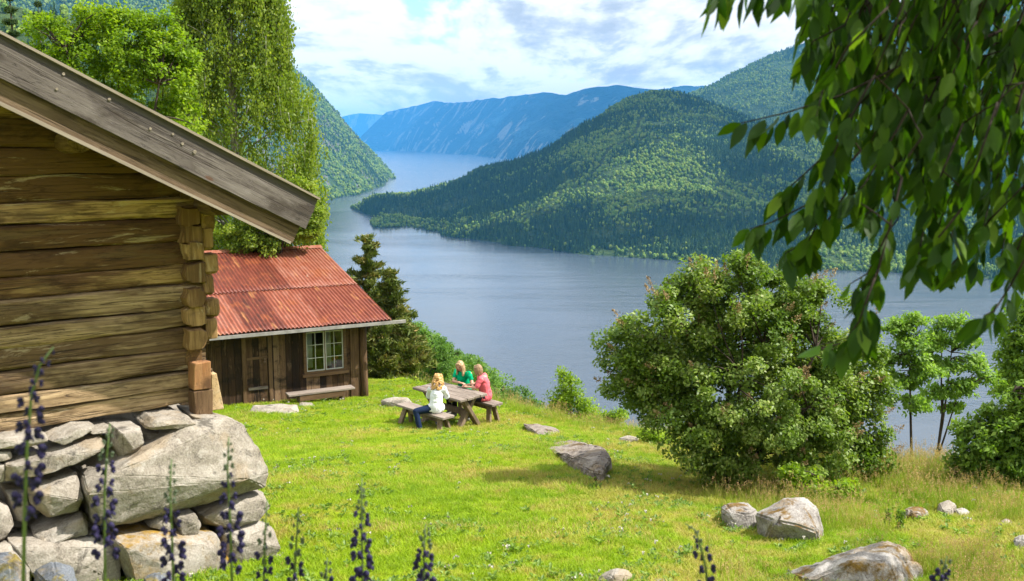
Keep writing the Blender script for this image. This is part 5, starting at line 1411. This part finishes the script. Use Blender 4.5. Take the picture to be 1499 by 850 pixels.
# ------------------------------------------------------------------ people
DG = lambda: bpy.context.evaluated_depsgraph_get()
def blob(name, segs, balls, mat, parent, voxel=.010, smooth=6, extra=None):
    """one continuous skin over tapered limbs and ellipsoids"""
    bm = bmesh.new()
    def ball(c, r, rot=None, n=2):
        rr = r if hasattr(r, '__len__') else (r, r, r)
        mt = Matrix.Translation(Vector(c)) @ (rot.to_4x4() if rot is not None else Matrix.Identity(4)) @ Matrix.Diagonal((*rr, 1))
        bmesh.ops.create_icosphere(bm, subdivisions=n, radius=1, matrix=mt)
    for p, q, r0, r1 in segs:
        p, q = Vector(p), Vector(q); d = q-p; L = d.length
        if L < 1e-4: continue
        mt = Matrix.Translation((p+q)/2) @ d.to_track_quat('Z', 'Y').to_matrix().to_4x4()
        bmesh.ops.create_cone(bm, cap_ends=True, segments=14, radius1=r0, radius2=r1, depth=L, matrix=mt)
        ball(p, r0); ball(q, r1)
    for b in balls: ball(*b)
    me = bpy.data.meshes.new(name); bm.to_mesh(me); bm.free()
    o = bpy.data.objects.new(name, me); COL.objects.link(o)
    m = o.modifiers.new('r', 'REMESH'); m.mode = 'VOXEL'; m.voxel_size = voxel
    if smooth: s = o.modifiers.new('s', 'SMOOTH'); s.factor = .5; s.iterations = smooth
    me2 = bpy.data.meshes.new_from_object(o.evaluated_get(DG())); o.modifiers.clear(); o.data = me2
    bpy.data.meshes.remove(me); me2.name = name; me2.materials.clear(); me2.materials.append(mat)
    me2.polygons.foreach_set('use_smooth', np.ones(len(me2.polygons), bool)); o.parent = parent
    return o
M['skin'] = plain('skin', (.50, .28, .19), .5, .35, 30, .06)
M['shirt_white'] = plain('white_cotton', (.70, .72, .76), .9, .1, 14, .06)
M['shirt_green'] = plain('emerald_cotton', (.0, .30, .13), .85, .1, 14, .12)
M['shirt_pink'] = plain('coral_pink_cotton', (.66, .13, .16), .85, .1, 14, .12)
M['denim'] = plain('navy_denim', (.012, .022, .055), .9, .1, 60, .3)
M['trouser_dark'] = plain('dark_trousers', (.018, .016, .022), .9, .1, 60, .3)
M['shoe'] = plain('grey_shoe', (.20, .19, .18), .7, .3, 20, .2)
M['eye'] = plain('eye_dark', (.03, .02, .015), .2, .5)
M['lips'] = plain('lips', (.40, .12, .10), .5, .3)
M['hair_gold'] = plain('golden_hair', (.46, .26, .09), .5, .4, 55, .55)
M['hair_blond'] = plain('ash_blond_hair', (.34, .225, .115), .5, .4, 55, .55)
M['hair_short'] = plain('light_brown_hair', (.24, .15, .08), .5, .4, 55, .55)
def hand(wr, d, up, segs, balls, side):
    """palm, four unequal curled fingers and a thumb leaving the side of the palm"""
    wr = Vector(wr); d = Vector(d).normalized(); up = Vector(up); up = (up-d*up.dot(d)).normalized(); s = d.cross(up).normalized()*side
    segs.append((wr, wr+d*.07, .022, .026)); 
    for k, (o, l) in enumerate(((-.030, .066), (-.010, .076), (.010, .071), (.029, .056))):
        a = wr+d*.075+s*o; segs.append((wr+d*.03+s*o*.7, a, .012, .010)); b = a+d*l*.5-up*l*.12; c = b+d*l*.42-up*l*.32
        segs.append((a, b, .0095, .0085)); segs.append((b, c, .0085, .007))
    a = wr+d*.02-s*.026; b = a+d*.03-s*.026-up*.006; c = b+d*.03-s*.008-up*.008; segs.append((a, b, .013, .011)); segs.append((b, c, .011, .008))
def person(P, label, J, face, shirt, trousers, hair, hairstyle, sleeve, seed):
    r = rng(seed); e = empty('person', P, label=label, cat='person', group='women at the picnic table')
    j = {k: Vector(v) for k, v in J.items()}; segs, balls = [], []
    f = Vector(face).normalized(); side = f.cross(Vector((0, 0, 1))).normalized(); upv = side.cross(f).normalized()
    rot = Matrix((side, f, upv)).transposed()
    H = j['head']; hp = lambda x, y, z: H + side*x + f*y + upv*z
    segs += [(j['pelvis'], j['chest'], .115, .12), (j['chest'], j['neck']-Vector((0, 0, .05)), .115, .06), (j['neck']-Vector((0, 0, .03)), H-upv*.05, .05, .048)]
    balls += [(H+upv*.015, (.072, .092, .108), rot), (hp(0, .025, -.055), (.052, .058, .052), rot), (hp(0, .098, -.012), (.012, .018, .018), rot), (hp(.074, -.005, -.01), (.009, .020, .030), rot), (hp(-.074, -.005, -.01), (.009, .020, .030), rot)]
    for s in 'LR':
        sg = 1 if s == 'R' else -1
        segs += [(j['chest']+Vector((0, 0, .06)), j[s+'sh'], .09, .058), (j[s+'sh'], j[s+'el'], .047, .037), (j[s+'el'], j[s+'wr'], .036, .024)]
        segs += [(j['pelvis'], j[s+'hip'], .11, .098), (j[s+'hip'], j[s+'kn'], .085, .060), (j[s+'kn'], j[s+'an'], .056, .036)]
        ft = Vector(j[s+'toe']); segs.append((j[s+'an']-Vector((0, 0, .03)), ft, .038, .030))
        d = j[s+'wr']-j[s+'el']; d.z *= .3; hand(j[s+'wr'], d, (0, 0, 1), segs, balls, sg)
    body = blob('body', segs, balls, M['skin'], e, .0075, 4)
    for x in (-.031, .031): o = MB().lathe([(.001, -.010), (.009, -.006), (.0115, 0), (.009, .006), (.001, .010)], hp(x, .078, .018), 8).build('eye', M['eye'], e, True)
    b = MB(); b.bar(hp(-.022, .088, -.052), hp(.022, .088, -.052), .012, .012); b.build('mouth', M['lips'], e)
    # clothes
    sg_ = [(j['pelvis']-Vector((0, 0, .02)), j['pelvis']*.5+j['chest']*.5, .150, .135), (j['pelvis']*.5+j['chest']*.5, j['chest'], .135, .138), (j['chest'], j['neck']-Vector((0, 0, .075)), .132, .078)]
    for s in 'LR':
        el = j[s+'sh']+(j[s+'el']-j[s+'sh'])*min(1, sleeve*2)
        sg_ += [(j['chest']+Vector((0, 0, .05)), j[s+'sh'], .10, .060), (j[s+'sh'], el, .058, .052)]
        if sleeve > .5: sg_.append((j[s+'el'], j[s+'el']+(j[s+'wr']-j[s+'el'])*(sleeve*2-1), .054, .042))
        sg_.append((j['pelvis'], j[s+'hip'], .135, .115))
    o = blob('shirt', sg_, [], M[shirt], e, .012, 3)
    P_ = np.array([v.co[:] for v in o.data.vertices]); o.data.calc_loop_triangles(); Nn = np.array([v.normal[:] for v in o.data.vertices])
    P_ += Nn*((np.abs(fbm(P_*9+seed, seed, 3)-.5)*-.055)+.010)[:, None]; o.data.vertices.foreach_set('co', P_.astype(np.float32).ravel()); o.data.update()
    sg_ = []
    for s in 'LR': sg_ += [(j['pelvis']-Vector((0, 0, .02)), j[s+'hip'], .128, .112), (j[s+'hip'], j[s+'kn'], .100, .074), (j[s+'kn'], j[s+'an']+Vector((0, 0, .02)), .070, .056)]
    blob('trousers', sg_, [], M[trousers], e, .013, 3)
    for s in 'LR': blob('shoe', [(j[s+'an']-Vector((0, 0, .025)), j[s+'toe'], .050, .042), (j[s+'an'], j[s+'an']-Vector((0, 0, .04)), .044, .048)], [], M['shoe'], e, .010, 2)
    # hair
    bl = [(hp(0, -.018, .030), (.083, .096, .104), rot)]; hs = []
    if hairstyle == 'curly':
        for k in range(260):
            a = r.uniform(-2.6, 2.6); z = r.uniform(-.22, .11); wv = .080+.038*min(1, max(0, (.06-z)/.15)) if z < .05 else .088*math.sqrt(max(.02, 1-((z-.03)/.10)**2)); q = hp(math.sin(a)*wv*1.05, -math.cos(a)*wv*1.1, z)
            if a > 2.0 or a < -2.0:
                if z < .06: continue
            bl.append((q, r.uniform(.016, .026), None, 1))
    elif hairstyle == 'long':
        for k in range(46):
            a = r.uniform(-2.25, 2.25); a0 = hp(math.sin(a)*.078, -math.cos(a)*.088, .05); a1 = hp(math.sin(a)*.093, -math.cos(a)*.095, -.07); a2 = a1+Vector((r.normal(0, .012), r.normal(0, .012), -r.uniform(.08, .15)))
            hs += [(a0, a1, .020, .018), (a1, a2, .017, .008)]
        for a in (2.5, -2.5, 2.9): hs.append((hp(math.sin(a)*.04, -math.cos(a)*.075, .10), hp(math.sin(a)*.075, -math.cos(a)*.06, .03), .018, .014))
    else:
        for k in range(44):
            a = r.uniform(-2.2, 2.2); a0 = hp(math.sin(a)*.074, -math.cos(a)*.084, .06); a1 = hp(math.sin(a)*.088, -math.cos(a)*.092, -.02); a2 = hp(math.sin(a)*.078, -math.cos(a)*.080, -.085-r.uniform(0, .03)); hs += [(a0, a1, .020, .018), (a1, a2, .018, .009)]
        for a in (2.5, -2.5, 2.9): hs.append((hp(math.sin(a)*.04, -math.cos(a)*.075, .10), hp(math.sin(a)*.072, -math.cos(a)*.062, .05), .018, .014))
    blob('hair', hs, bl, M[hair], e, .0085, 1)
    return e
def seat_pt(off, s): p = T0+PB*off+PA*s; return Vector((p.x, p.y, T0.z-.0))
person(seat_pt(-.74, .38), 'woman with curly golden hair in a white shirt and navy jeans, her back turned', dict(pelvis=(0, 0, .565), chest=(.02, .05, .86), neck=(.03, .08, 1.05), head=(.05, .11, 1.165),
    Lsh=(-.125, .07, .965), Rsh=(.175, .05, .965), Lel=(-.17, .22, .75), Lwr=(-.05, .42, .785), Rel=(.235, .19, .75), Rwr=(.17, .41, .785),
    Lhip=(-.09, -.01, .545), Rhip=(.08, .04, .545), Lkn=(-.42, -.12, .50), Lan=(-.33, -.20, .10), Ltoe=(-.45, -.22, .045), Rkn=(-.02, .46, .50), Ran=(.02, .42, .10), Rtoe=(-.02, .55, .045)),
    (.35, .92, -.18), 'shirt_white', 'denim', 'hair_gold', 'curly', .95, 901)
person(seat_pt(.74, -.34), 'blond woman in an emerald green top leaning over the far side of the table', dict(pelvis=(0, 0, .565), chest=(-.03, -.04, .86), neck=(-.06, -.08, 1.05), head=(-.09, -.15, 1.16),
    Lsh=(.13, -.19, .985), Rsh=(-.18, .09, .985), Lel=(.20, -.36, .79), Lwr=(.22, -.58, .785), Rel=(-.25, -.10, .79), Rwr=(-.06, -.27, .785),
    Lhip=(.07, -.07, .545), Rhip=(-.07, .07, .545), Lkn=(-.22, -.36, .52), Lan=(-.20, -.34, .10), Ltoe=(-.29, -.43, .045), Rkn=(-.36, -.22, .52), Ran=(-.34, -.20, .10), Rtoe=(-.43, -.29, .045)),
    (-.50, -.80, -.42), 'shirt_green', 'trouser_dark', 'hair_blond', 'long', .28, 902)
person(seat_pt(.74, .36), 'woman with short light hair in a coral pink top leaning on the table', dict(pelvis=(.02, 0, .565), chest=(-.03, .0, .86), neck=(-.10, .0, 1.04), head=(-.15, .01, 1.15),
    Lsh=(-.08, -.19, .975), Rsh=(-.01, .18, .975), Lel=(-.19, -.24, .79), Lwr=(-.38, -.13, .785), Rel=(-.19, .16, .79), Rwr=(-.40, .06, .785),
    Lhip=(-.04, -.09, .545), Rhip=(-.02, .09, .545), Lkn=(-.40, -.22, .52), Lan=(-.38, -.22, .10), Ltoe=(-.50, -.23, .045), Rkn=(-.40, .10, .52), Ran=(-.36, .10, .10), Rtoe=(-.48, .11, .045)),
    (-.85, .45, -.25), 'shirt_pink', 'trouser_dark', 'hair_short', 'bob', .42, 903)

# ------------------------------------------------------------------ grass (stuff)
def grass_mat(name, tint, amt, tr=.40):
    t = NT(name); pos = t.n('NewGeometry').outputs['Position']; c = grass_color(t, pos)
    ob = t.n('ObjectInfo').outputs['Random']; va = t.n('Attribute', attribute_name='var').outputs['Fac']
    c = t.mix(amt, c, tint)
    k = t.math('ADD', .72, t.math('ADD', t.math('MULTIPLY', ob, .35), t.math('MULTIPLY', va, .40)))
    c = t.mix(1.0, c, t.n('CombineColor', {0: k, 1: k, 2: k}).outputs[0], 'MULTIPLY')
    p = principled(t, c, .55, None, .25); tl = t.n('BsdfTranslucent', {'Color': t.mix(1.0, c, (1.25, 1.35, .6), 'MULTIPLY')}).outputs[0]
    return t.out(t.n('MixShader', {0: tr, 1: p, 2: tl}).outputs[0])
M['grass'] = grass_mat('lawn_grass', (.24, .31, .008), .15)
M['straw'] = grass_mat('straw_grass', (.42, .31, .11), .7)
M['tallgrass'] = grass_mat('meadow_grass', (.20, .28, .03), .5)
M['seed'] = grass_mat('grass_seed_head', (.42, .26, .15), .85)
def tuft(seed, n, h, spread, wd, mat, lean=.5, heads=0, headmat=None):
    r = rng(seed); V = []; F = []; A = []; MI = []
    def blade(p, h, az, ln, w_, mi, v):
        c = len(V); d = np.array([math.cos(az), math.sin(az), 0]); s = np.array([-d[1], d[0], 0])*w_
        for t_, ww in ((0, 1), (.5, .8), (1, .08)):
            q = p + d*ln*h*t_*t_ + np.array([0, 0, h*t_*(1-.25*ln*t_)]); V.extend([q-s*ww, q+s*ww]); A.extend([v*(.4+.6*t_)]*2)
        F.extend([(c, c+1, c+3, c+2), (c+2, c+3, c+5, c+4)]); MI.extend([mi]*2)
    for k in range(n):
        a = r.uniform(0, 6.28); q = spread*math.sqrt(r.random()); blade(np.array([q*math.cos(a), q*math.sin(a), -.01]), h*r.uniform(.5, 1.2), r.uniform(0, 6.28), lean*r.uniform(.2, 1.4), wd*r.uniform(.6, 1.2), 0, r.random())
    for k in range(heads):
        a = r.uniform(0, 6.28); q = spread*math.sqrt(r.random()); p = np.array([q*math.cos(a), q*math.sin(a), 0]); az = r.uniform(0, 6.28); hh = h*r.uniform(1.2, 1.7); ln = .18
        blade(p, hh, az, ln, .0011, 0, .6)
        top = p+np.array([math.cos(az)*ln*hh, math.sin(az)*ln*hh, hh*(1-.25*ln)])
        for j in range(14):
            tt = r.random(); c = len(V); b = top-np.array([0, 0, 1])*tt*.09+r.normal(0, .010*(.4+tt), 3); u = unit(r, 1)[0]*.009; u2 = np.cross(u, unit(r, 1)[0])*.5
            V.extend([b-u, b-u2, b+u, b+u2]); A.extend([r.random()]*4); F.append((c, c+1, c+2, c+3)); MI.append(1)
    o = proto('grass_tuft', V, F, mat, A)
    if heads: o.data.materials.append(headmat); o.data.polygons.foreach_set('material_index', MI)
    return o
def weed_tuft(seed, fl):
    r = rng(seed); n = 12; a = r.uniform(0, 6.28, n); D = np.stack([np.cos(a), np.sin(a), r.uniform(.1, .9, n)], 1); C = D*.03*r.uniform(.5, 1.3, (n, 1)); C[:, 2] += .02
    V, F, A = leaf_cards(C, D, np.array([[0, 0, 1.]]*n)+unit(r, n)*.2, .045, .028, var=r.random(n)); V = V.tolist(); F = [tuple(f) for f in F]; A = list(A); MI = [0]*len(F)
    for k in range(fl):
        p = np.array([r.normal(0, .05), r.normal(0, .05), r.uniform(.08, .12)])
        for j in range(7):
            c = len(V); u = unit(r, 1)[0]*.008; u2 = np.cross(u, unit(r, 1)[0]); q = p+r.normal(0, .004, 3); V.extend([q-u, q-u2, q+u, q+u2]); A.extend([.8]*4); F.append((c, c+1, c+2, c+3)); MI.append(1)
    o = proto('weed_tuft', V, F, M['leaf_shrub'], A); o.data.materials.append(M['clover']); o.data.polygons.foreach_set('material_index', MI); return o
M['clover'] = plain('white_clover', (.42, .40, .33), .8, .1)
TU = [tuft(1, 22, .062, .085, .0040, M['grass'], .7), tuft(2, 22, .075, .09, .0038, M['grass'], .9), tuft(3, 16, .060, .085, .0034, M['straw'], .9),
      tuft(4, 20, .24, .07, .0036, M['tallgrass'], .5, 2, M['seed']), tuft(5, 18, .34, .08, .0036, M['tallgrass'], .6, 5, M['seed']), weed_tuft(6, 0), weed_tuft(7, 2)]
r = rng(950); n = 150000
y = np.sqrt(r.uniform(6.8**2, 31**2, n)); tq = r.uniform(-.50, .58, n); x = tq*y
ye = np.interp(x, _ex, _ey); keep = y < ye+1.6
cbx = (x-CB.o.x)*CB.x.x+(y-CB.o.y)*CB.x.y; cby = (x-CB.o.x)*CB.y.x+(y-CB.o.y)*CB.y.y; keep &= ~((cbx < .12) & (cby > -.35) & (cby < 6.3))
htx = (x-HT.o.x)*HT.x.x+(y-HT.o.y)*HT.x.y; hty = (x-HT.o.x)*HT.y.x+(y-HT.o.y)*HT.y.y; keep &= ~((htx < .05) & (hty > -.02))
keep &= r.random(n) < np.clip(1.25-.02*y, .5, 1)
x, y, ye = x[keep], y[keep], ye[keep]; z = gz(x, y); n = len(x)
pn = fbm2(x*.9, y*.9, 77, 4, .6); px, py = pix(np.stack([x, y, z], 1))
kind = np.where(r.random(n) < .5, 0, 1); kind = np.where(r.random(n) < np.clip((pn-.50)*3.5+.06+.12*(x > 0), .03, .6), 2, kind)
wd_ = (fbm2(x*1.6+40, y*1.6, 91, 3) > .56) & (r.random(n) < .16); kind = np.where(wd_, np.where(r.random(n) < .90, 5, 6), kind)
rough_ = np.clip((px-1010)/190, 0, 1)*np.clip((x-1.0)/1.2, 0, 1)*np.clip(pn*3.2-.75, .12, 1)*.72
edge = np.clip((y-ye+1.2)/1.2, 0, 1)*.30*np.clip((x+3)/2, .15, 1)
tall = r.random(n) < np.maximum(rough_, edge); kind = np.where(tall, np.where(r.random(n) < .55, 3, 4), kind)
hid = np.zeros(n, bool)
for a_, b_, d_ in ROCKS: hid |= (px > a_-14) & (px < b_+14) & (y < d_+.1) & (y > d_-2.4)
kind = np.where(hid & ((kind == 3) | (kind == 4)), 0, kind)
sc = r.uniform(.7, 1.25, n)*(1+.012*np.maximum(y-12, 0)); sc = np.where(kind < 3, sc*np.clip(.45+pn*1.1, .6, 1.5), sc)
near_t = np.hypot(x+1.4, y-21.4); bare = (near_t < 1.7) & (r.random(n) < .6) & (kind < 5); sc = np.where(bare, sc*.45, sc)
sc = np.where((kind == 3) | (kind == 4), sc*r.uniform(.45, .95, n)*np.clip(.45+pn*.8, .5, 1.0), sc)
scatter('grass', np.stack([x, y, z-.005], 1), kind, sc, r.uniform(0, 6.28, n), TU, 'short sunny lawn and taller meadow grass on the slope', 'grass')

# ------------------------------------------------------------------ tall blue flower spikes in the near shade
M['petal_blue'] = leaf_mat('violet_petal', [(0, (.008, .007, .022)), (.6, (.018, .014, .05)), (1, (.045, .034, .115))], .25, (1, 1, 1.2), .5, .2)
M['bud_green'] = leaf_mat('green_bud', [(0, (.03, .045, .025)), (1, (.09, .12, .06))], .2)
M['stem'] = leaf_mat('flower_stem', [(0, (.05, .09, .02)), (1, (.12, .17, .05))], .1)
def flower_mesh():
    r = rng(5); bm = bmesh.new()
    bmesh.ops.create_icosphere(bm, subdivisions=2, radius=1, matrix=Matrix.Translation((.030, 0, -.006)) @ Matrix.Diagonal((.0095, .0085, .013, 1)))
    bmesh.ops.create_icosphere(bm, subdivisions=2, radius=1, matrix=Matrix.Translation((.034, 0, .006)) @ Matrix.Rotation(.5, 4, 'Y') @ Matrix.Diagonal((.012, .009, .010, 1)))
    for s in (-1, 1): bmesh.ops.create_icosphere(bm, subdivisions=1, radius=1, matrix=Matrix.Translation((.036, s*.008, -.012)) @ Matrix.Rotation(s*.5, 4, 'X') @ Matrix.Diagonal((.008, .004, .010, 1)))
    bmesh.ops.create_cone(bm, cap_ends=True, segments=5, radius1=.0014, radius2=.0012, depth=.030, matrix=Matrix.Translation((.014, 0, -.002)) @ Matrix.Rotation(math.pi/2, 4, 'Y'))
    me = bpy.data.meshes.new('flower'); bm.to_mesh(me); bm.free(); a = me.attributes.new('var', 'FLOAT', 'POINT'); a.data.foreach_set('value', r.uniform(.2, .9, len(me.vertices)).astype(np.float32))
    me.materials.append(M['petal_blue']); return me
FM = flower_mesh(); FMG = FM.copy(); FMG.materials.clear(); FMG.materials.append(M['bud_green'])
def spike(pxs, d, nf, seed, label, wide=1.0, green=.3, name='monkshood'):
    """pxs: the stem's course in the photo from the tip downward; it goes on to the ground below the frame"""
    r = rng(seed); P = [at(px, py, d) for px, py in pxs]; b = Vector((P[-1].x+r.uniform(-.04, .04), d+.05, 0)); b.z = gz1(b.x, b.y)-.02
    e = empty(name, b, label=label, cat='flower', group='tall blue flower spikes in the foreground')
    pts = [p-b for p in P]+[(P[-1]-b)*.5+Vector((.01, 0, 0)), Vector((0, 0, -.03))]
    mb = MB(); mb.tube(pts[::-1], np.linspace(.006, .0022, len(pts)), 6); st = mb.build('stem', M['stem'], e, smooth=True)
    A = np.array([p[:] for p in pts]); L = np.concatenate([[0], np.cumsum(np.linalg.norm(np.diff(A[:len(P)], axis=0), axis=1))]); tot = L[-1]
    pos = lambda s: Vector([np.interp(s, L, A[:len(P), k]) for k in range(3)])
    ln = min(tot, .40)
    for k in range(nf):
        s = .012+ln*((k+.5)/nf)**1.15; t_ = s/ln; o = bpy.data.objects.new('flower', FMG if t_ < green else FM); link(o, e)
        a = k*2.4+r.uniform(-.5, .5); o.location = pos(s); g = (.24+.56*min(1, t_*1.5))*r.uniform(.85, 1.15)*wide; o.scale = (g, g, g); o.rotation_euler = (0, r.uniform(-.2, .6), a)
    V, F, Av = [], [], []
    C, D = [], []
    for k in range(26):
        z = r.uniform(.15, .75)*(-0+max(.3, pts[len(P)-1].z)); p = Vector([np.interp(z, A[::-1, 2], A[::-1, kk]) for kk in range(3)]); a = r.uniform(0, 6.28); u = Vector((math.cos(a), math.sin(a), r.uniform(-.3, .5)))
        for q in (-.5, 0, .5): C.append(p+u*.07+Vector((-u.y, u.x, 0))*q*.05); D.append(u+Vector((-u.y, u.x, 0))*q)
    V, F, Av = leaf_cards(np.array([c[:] for c in C]), np.array([q[:] for q in D]), np.array([[0, 0, 1.]]*len(C))+unit(r, len(C))*.3, .09, .022, var=r.random(len(C)))
    mesh_np('leaves', V, F, M['leaf_cherry'], e, Av)
    return e
SPK = [([(78, 508), (58, 535), (46, 580), (40, 650), (36, 760), (34, 860)], 2.3, 24, 'bent dark violet flower spike nearest the camera at the far left', 1.15, .0),
       ([(161, 620), (157, 660), (153, 720), (154, 860)], 2.9, 26, 'pale-tipped violet flower spike in front of the foundation, second from the left', 1.15, .3),
       ([(251, 672), (249, 720), (252, 790), (254, 860)], 2.9, 24, 'violet flower spike in front of the lower middle of the huge foundation boulder', 1.1, .35),
       ([(335, 640), (333, 690), (337, 760), (340, 860)], 2.9, 26, 'violet flower spike before the right end of the huge foundation boulder', 1.1, .3),
       ([(391, 732), (388, 780), (386, 860)], 3.1, 16, 'small dark flower spike at the right edge of the stone foundation', .9, .5),
       ([(437, 742), (434, 790), (430, 860)], 3.1, 15, 'small greenish flower spike against the grass just right of the foundation', .9, .6),
       ([(479, 816), (477, 860)], 3.2, 8, 'short flower tip at the bottom edge right of the foundation', .9, .6),
       ([(530, 700), (529, 750), (530, 800), (531, 860)], 3.0, 28, 'tallest dark violet flower spike standing alone against the lawn', 1.15, .28),
       ([(623, 768), (621, 800), (620, 860)], 3.0, 20, 'dark flower spike against the lawn directly below the picnic table', 1.05, .35),
       ([(1003, 766), (1018, 776), (1026, 800), (1033, 830), (1037, 870)], 3.1, 16, 'drooping half-faded flower spike left of the foreground boulder', 1.0, .3),
       ([(1386, 814), (1381, 835), (1378, 870)], 3.3, 12, 'dark flower spike at the bottom edge right of the foreground boulder', 1.2, .3)]
for k, (p, d, nf, lb, wd, gr) in enumerate(SPK): spike(p, d, int(nf*1.35), 970+k, lb, wd, gr)
def weed(px0, py0, py1, lb, seed):
    g = on_ground(px0, py1); H = (py1-py0)/FPX*g.y; r = rng(seed); e = empty('weed_spike', g, label=lb, cat='plant', group='green weed spikes in the meadow')
    MB().tube([(0, 0, -.03), (.01, 0, H*.6), (.0, 0, H)], [.006, .005, .003], 5).build('stem', M['stem'], e)
    n = 170; zz_ = r.uniform(.1, 1, n)*H; C = np.stack([r.normal(0, .02, n), r.normal(0, .02, n), zz_], 1); D = unit(r, n)+np.array([0, 0, .8]); V, F, A = leaf_cards(C, D, unit(r, n), .055, .02, var=r.random(n)); mesh_np('leaves', V, F, M['leaf_shrub'], e, A)
weed(1300, 745, 772, 'left one of two thin green weed spikes in the tall grass', 1); weed(1317, 746, 778, 'right one of two thin green weed spikes in the tall grass', 2)
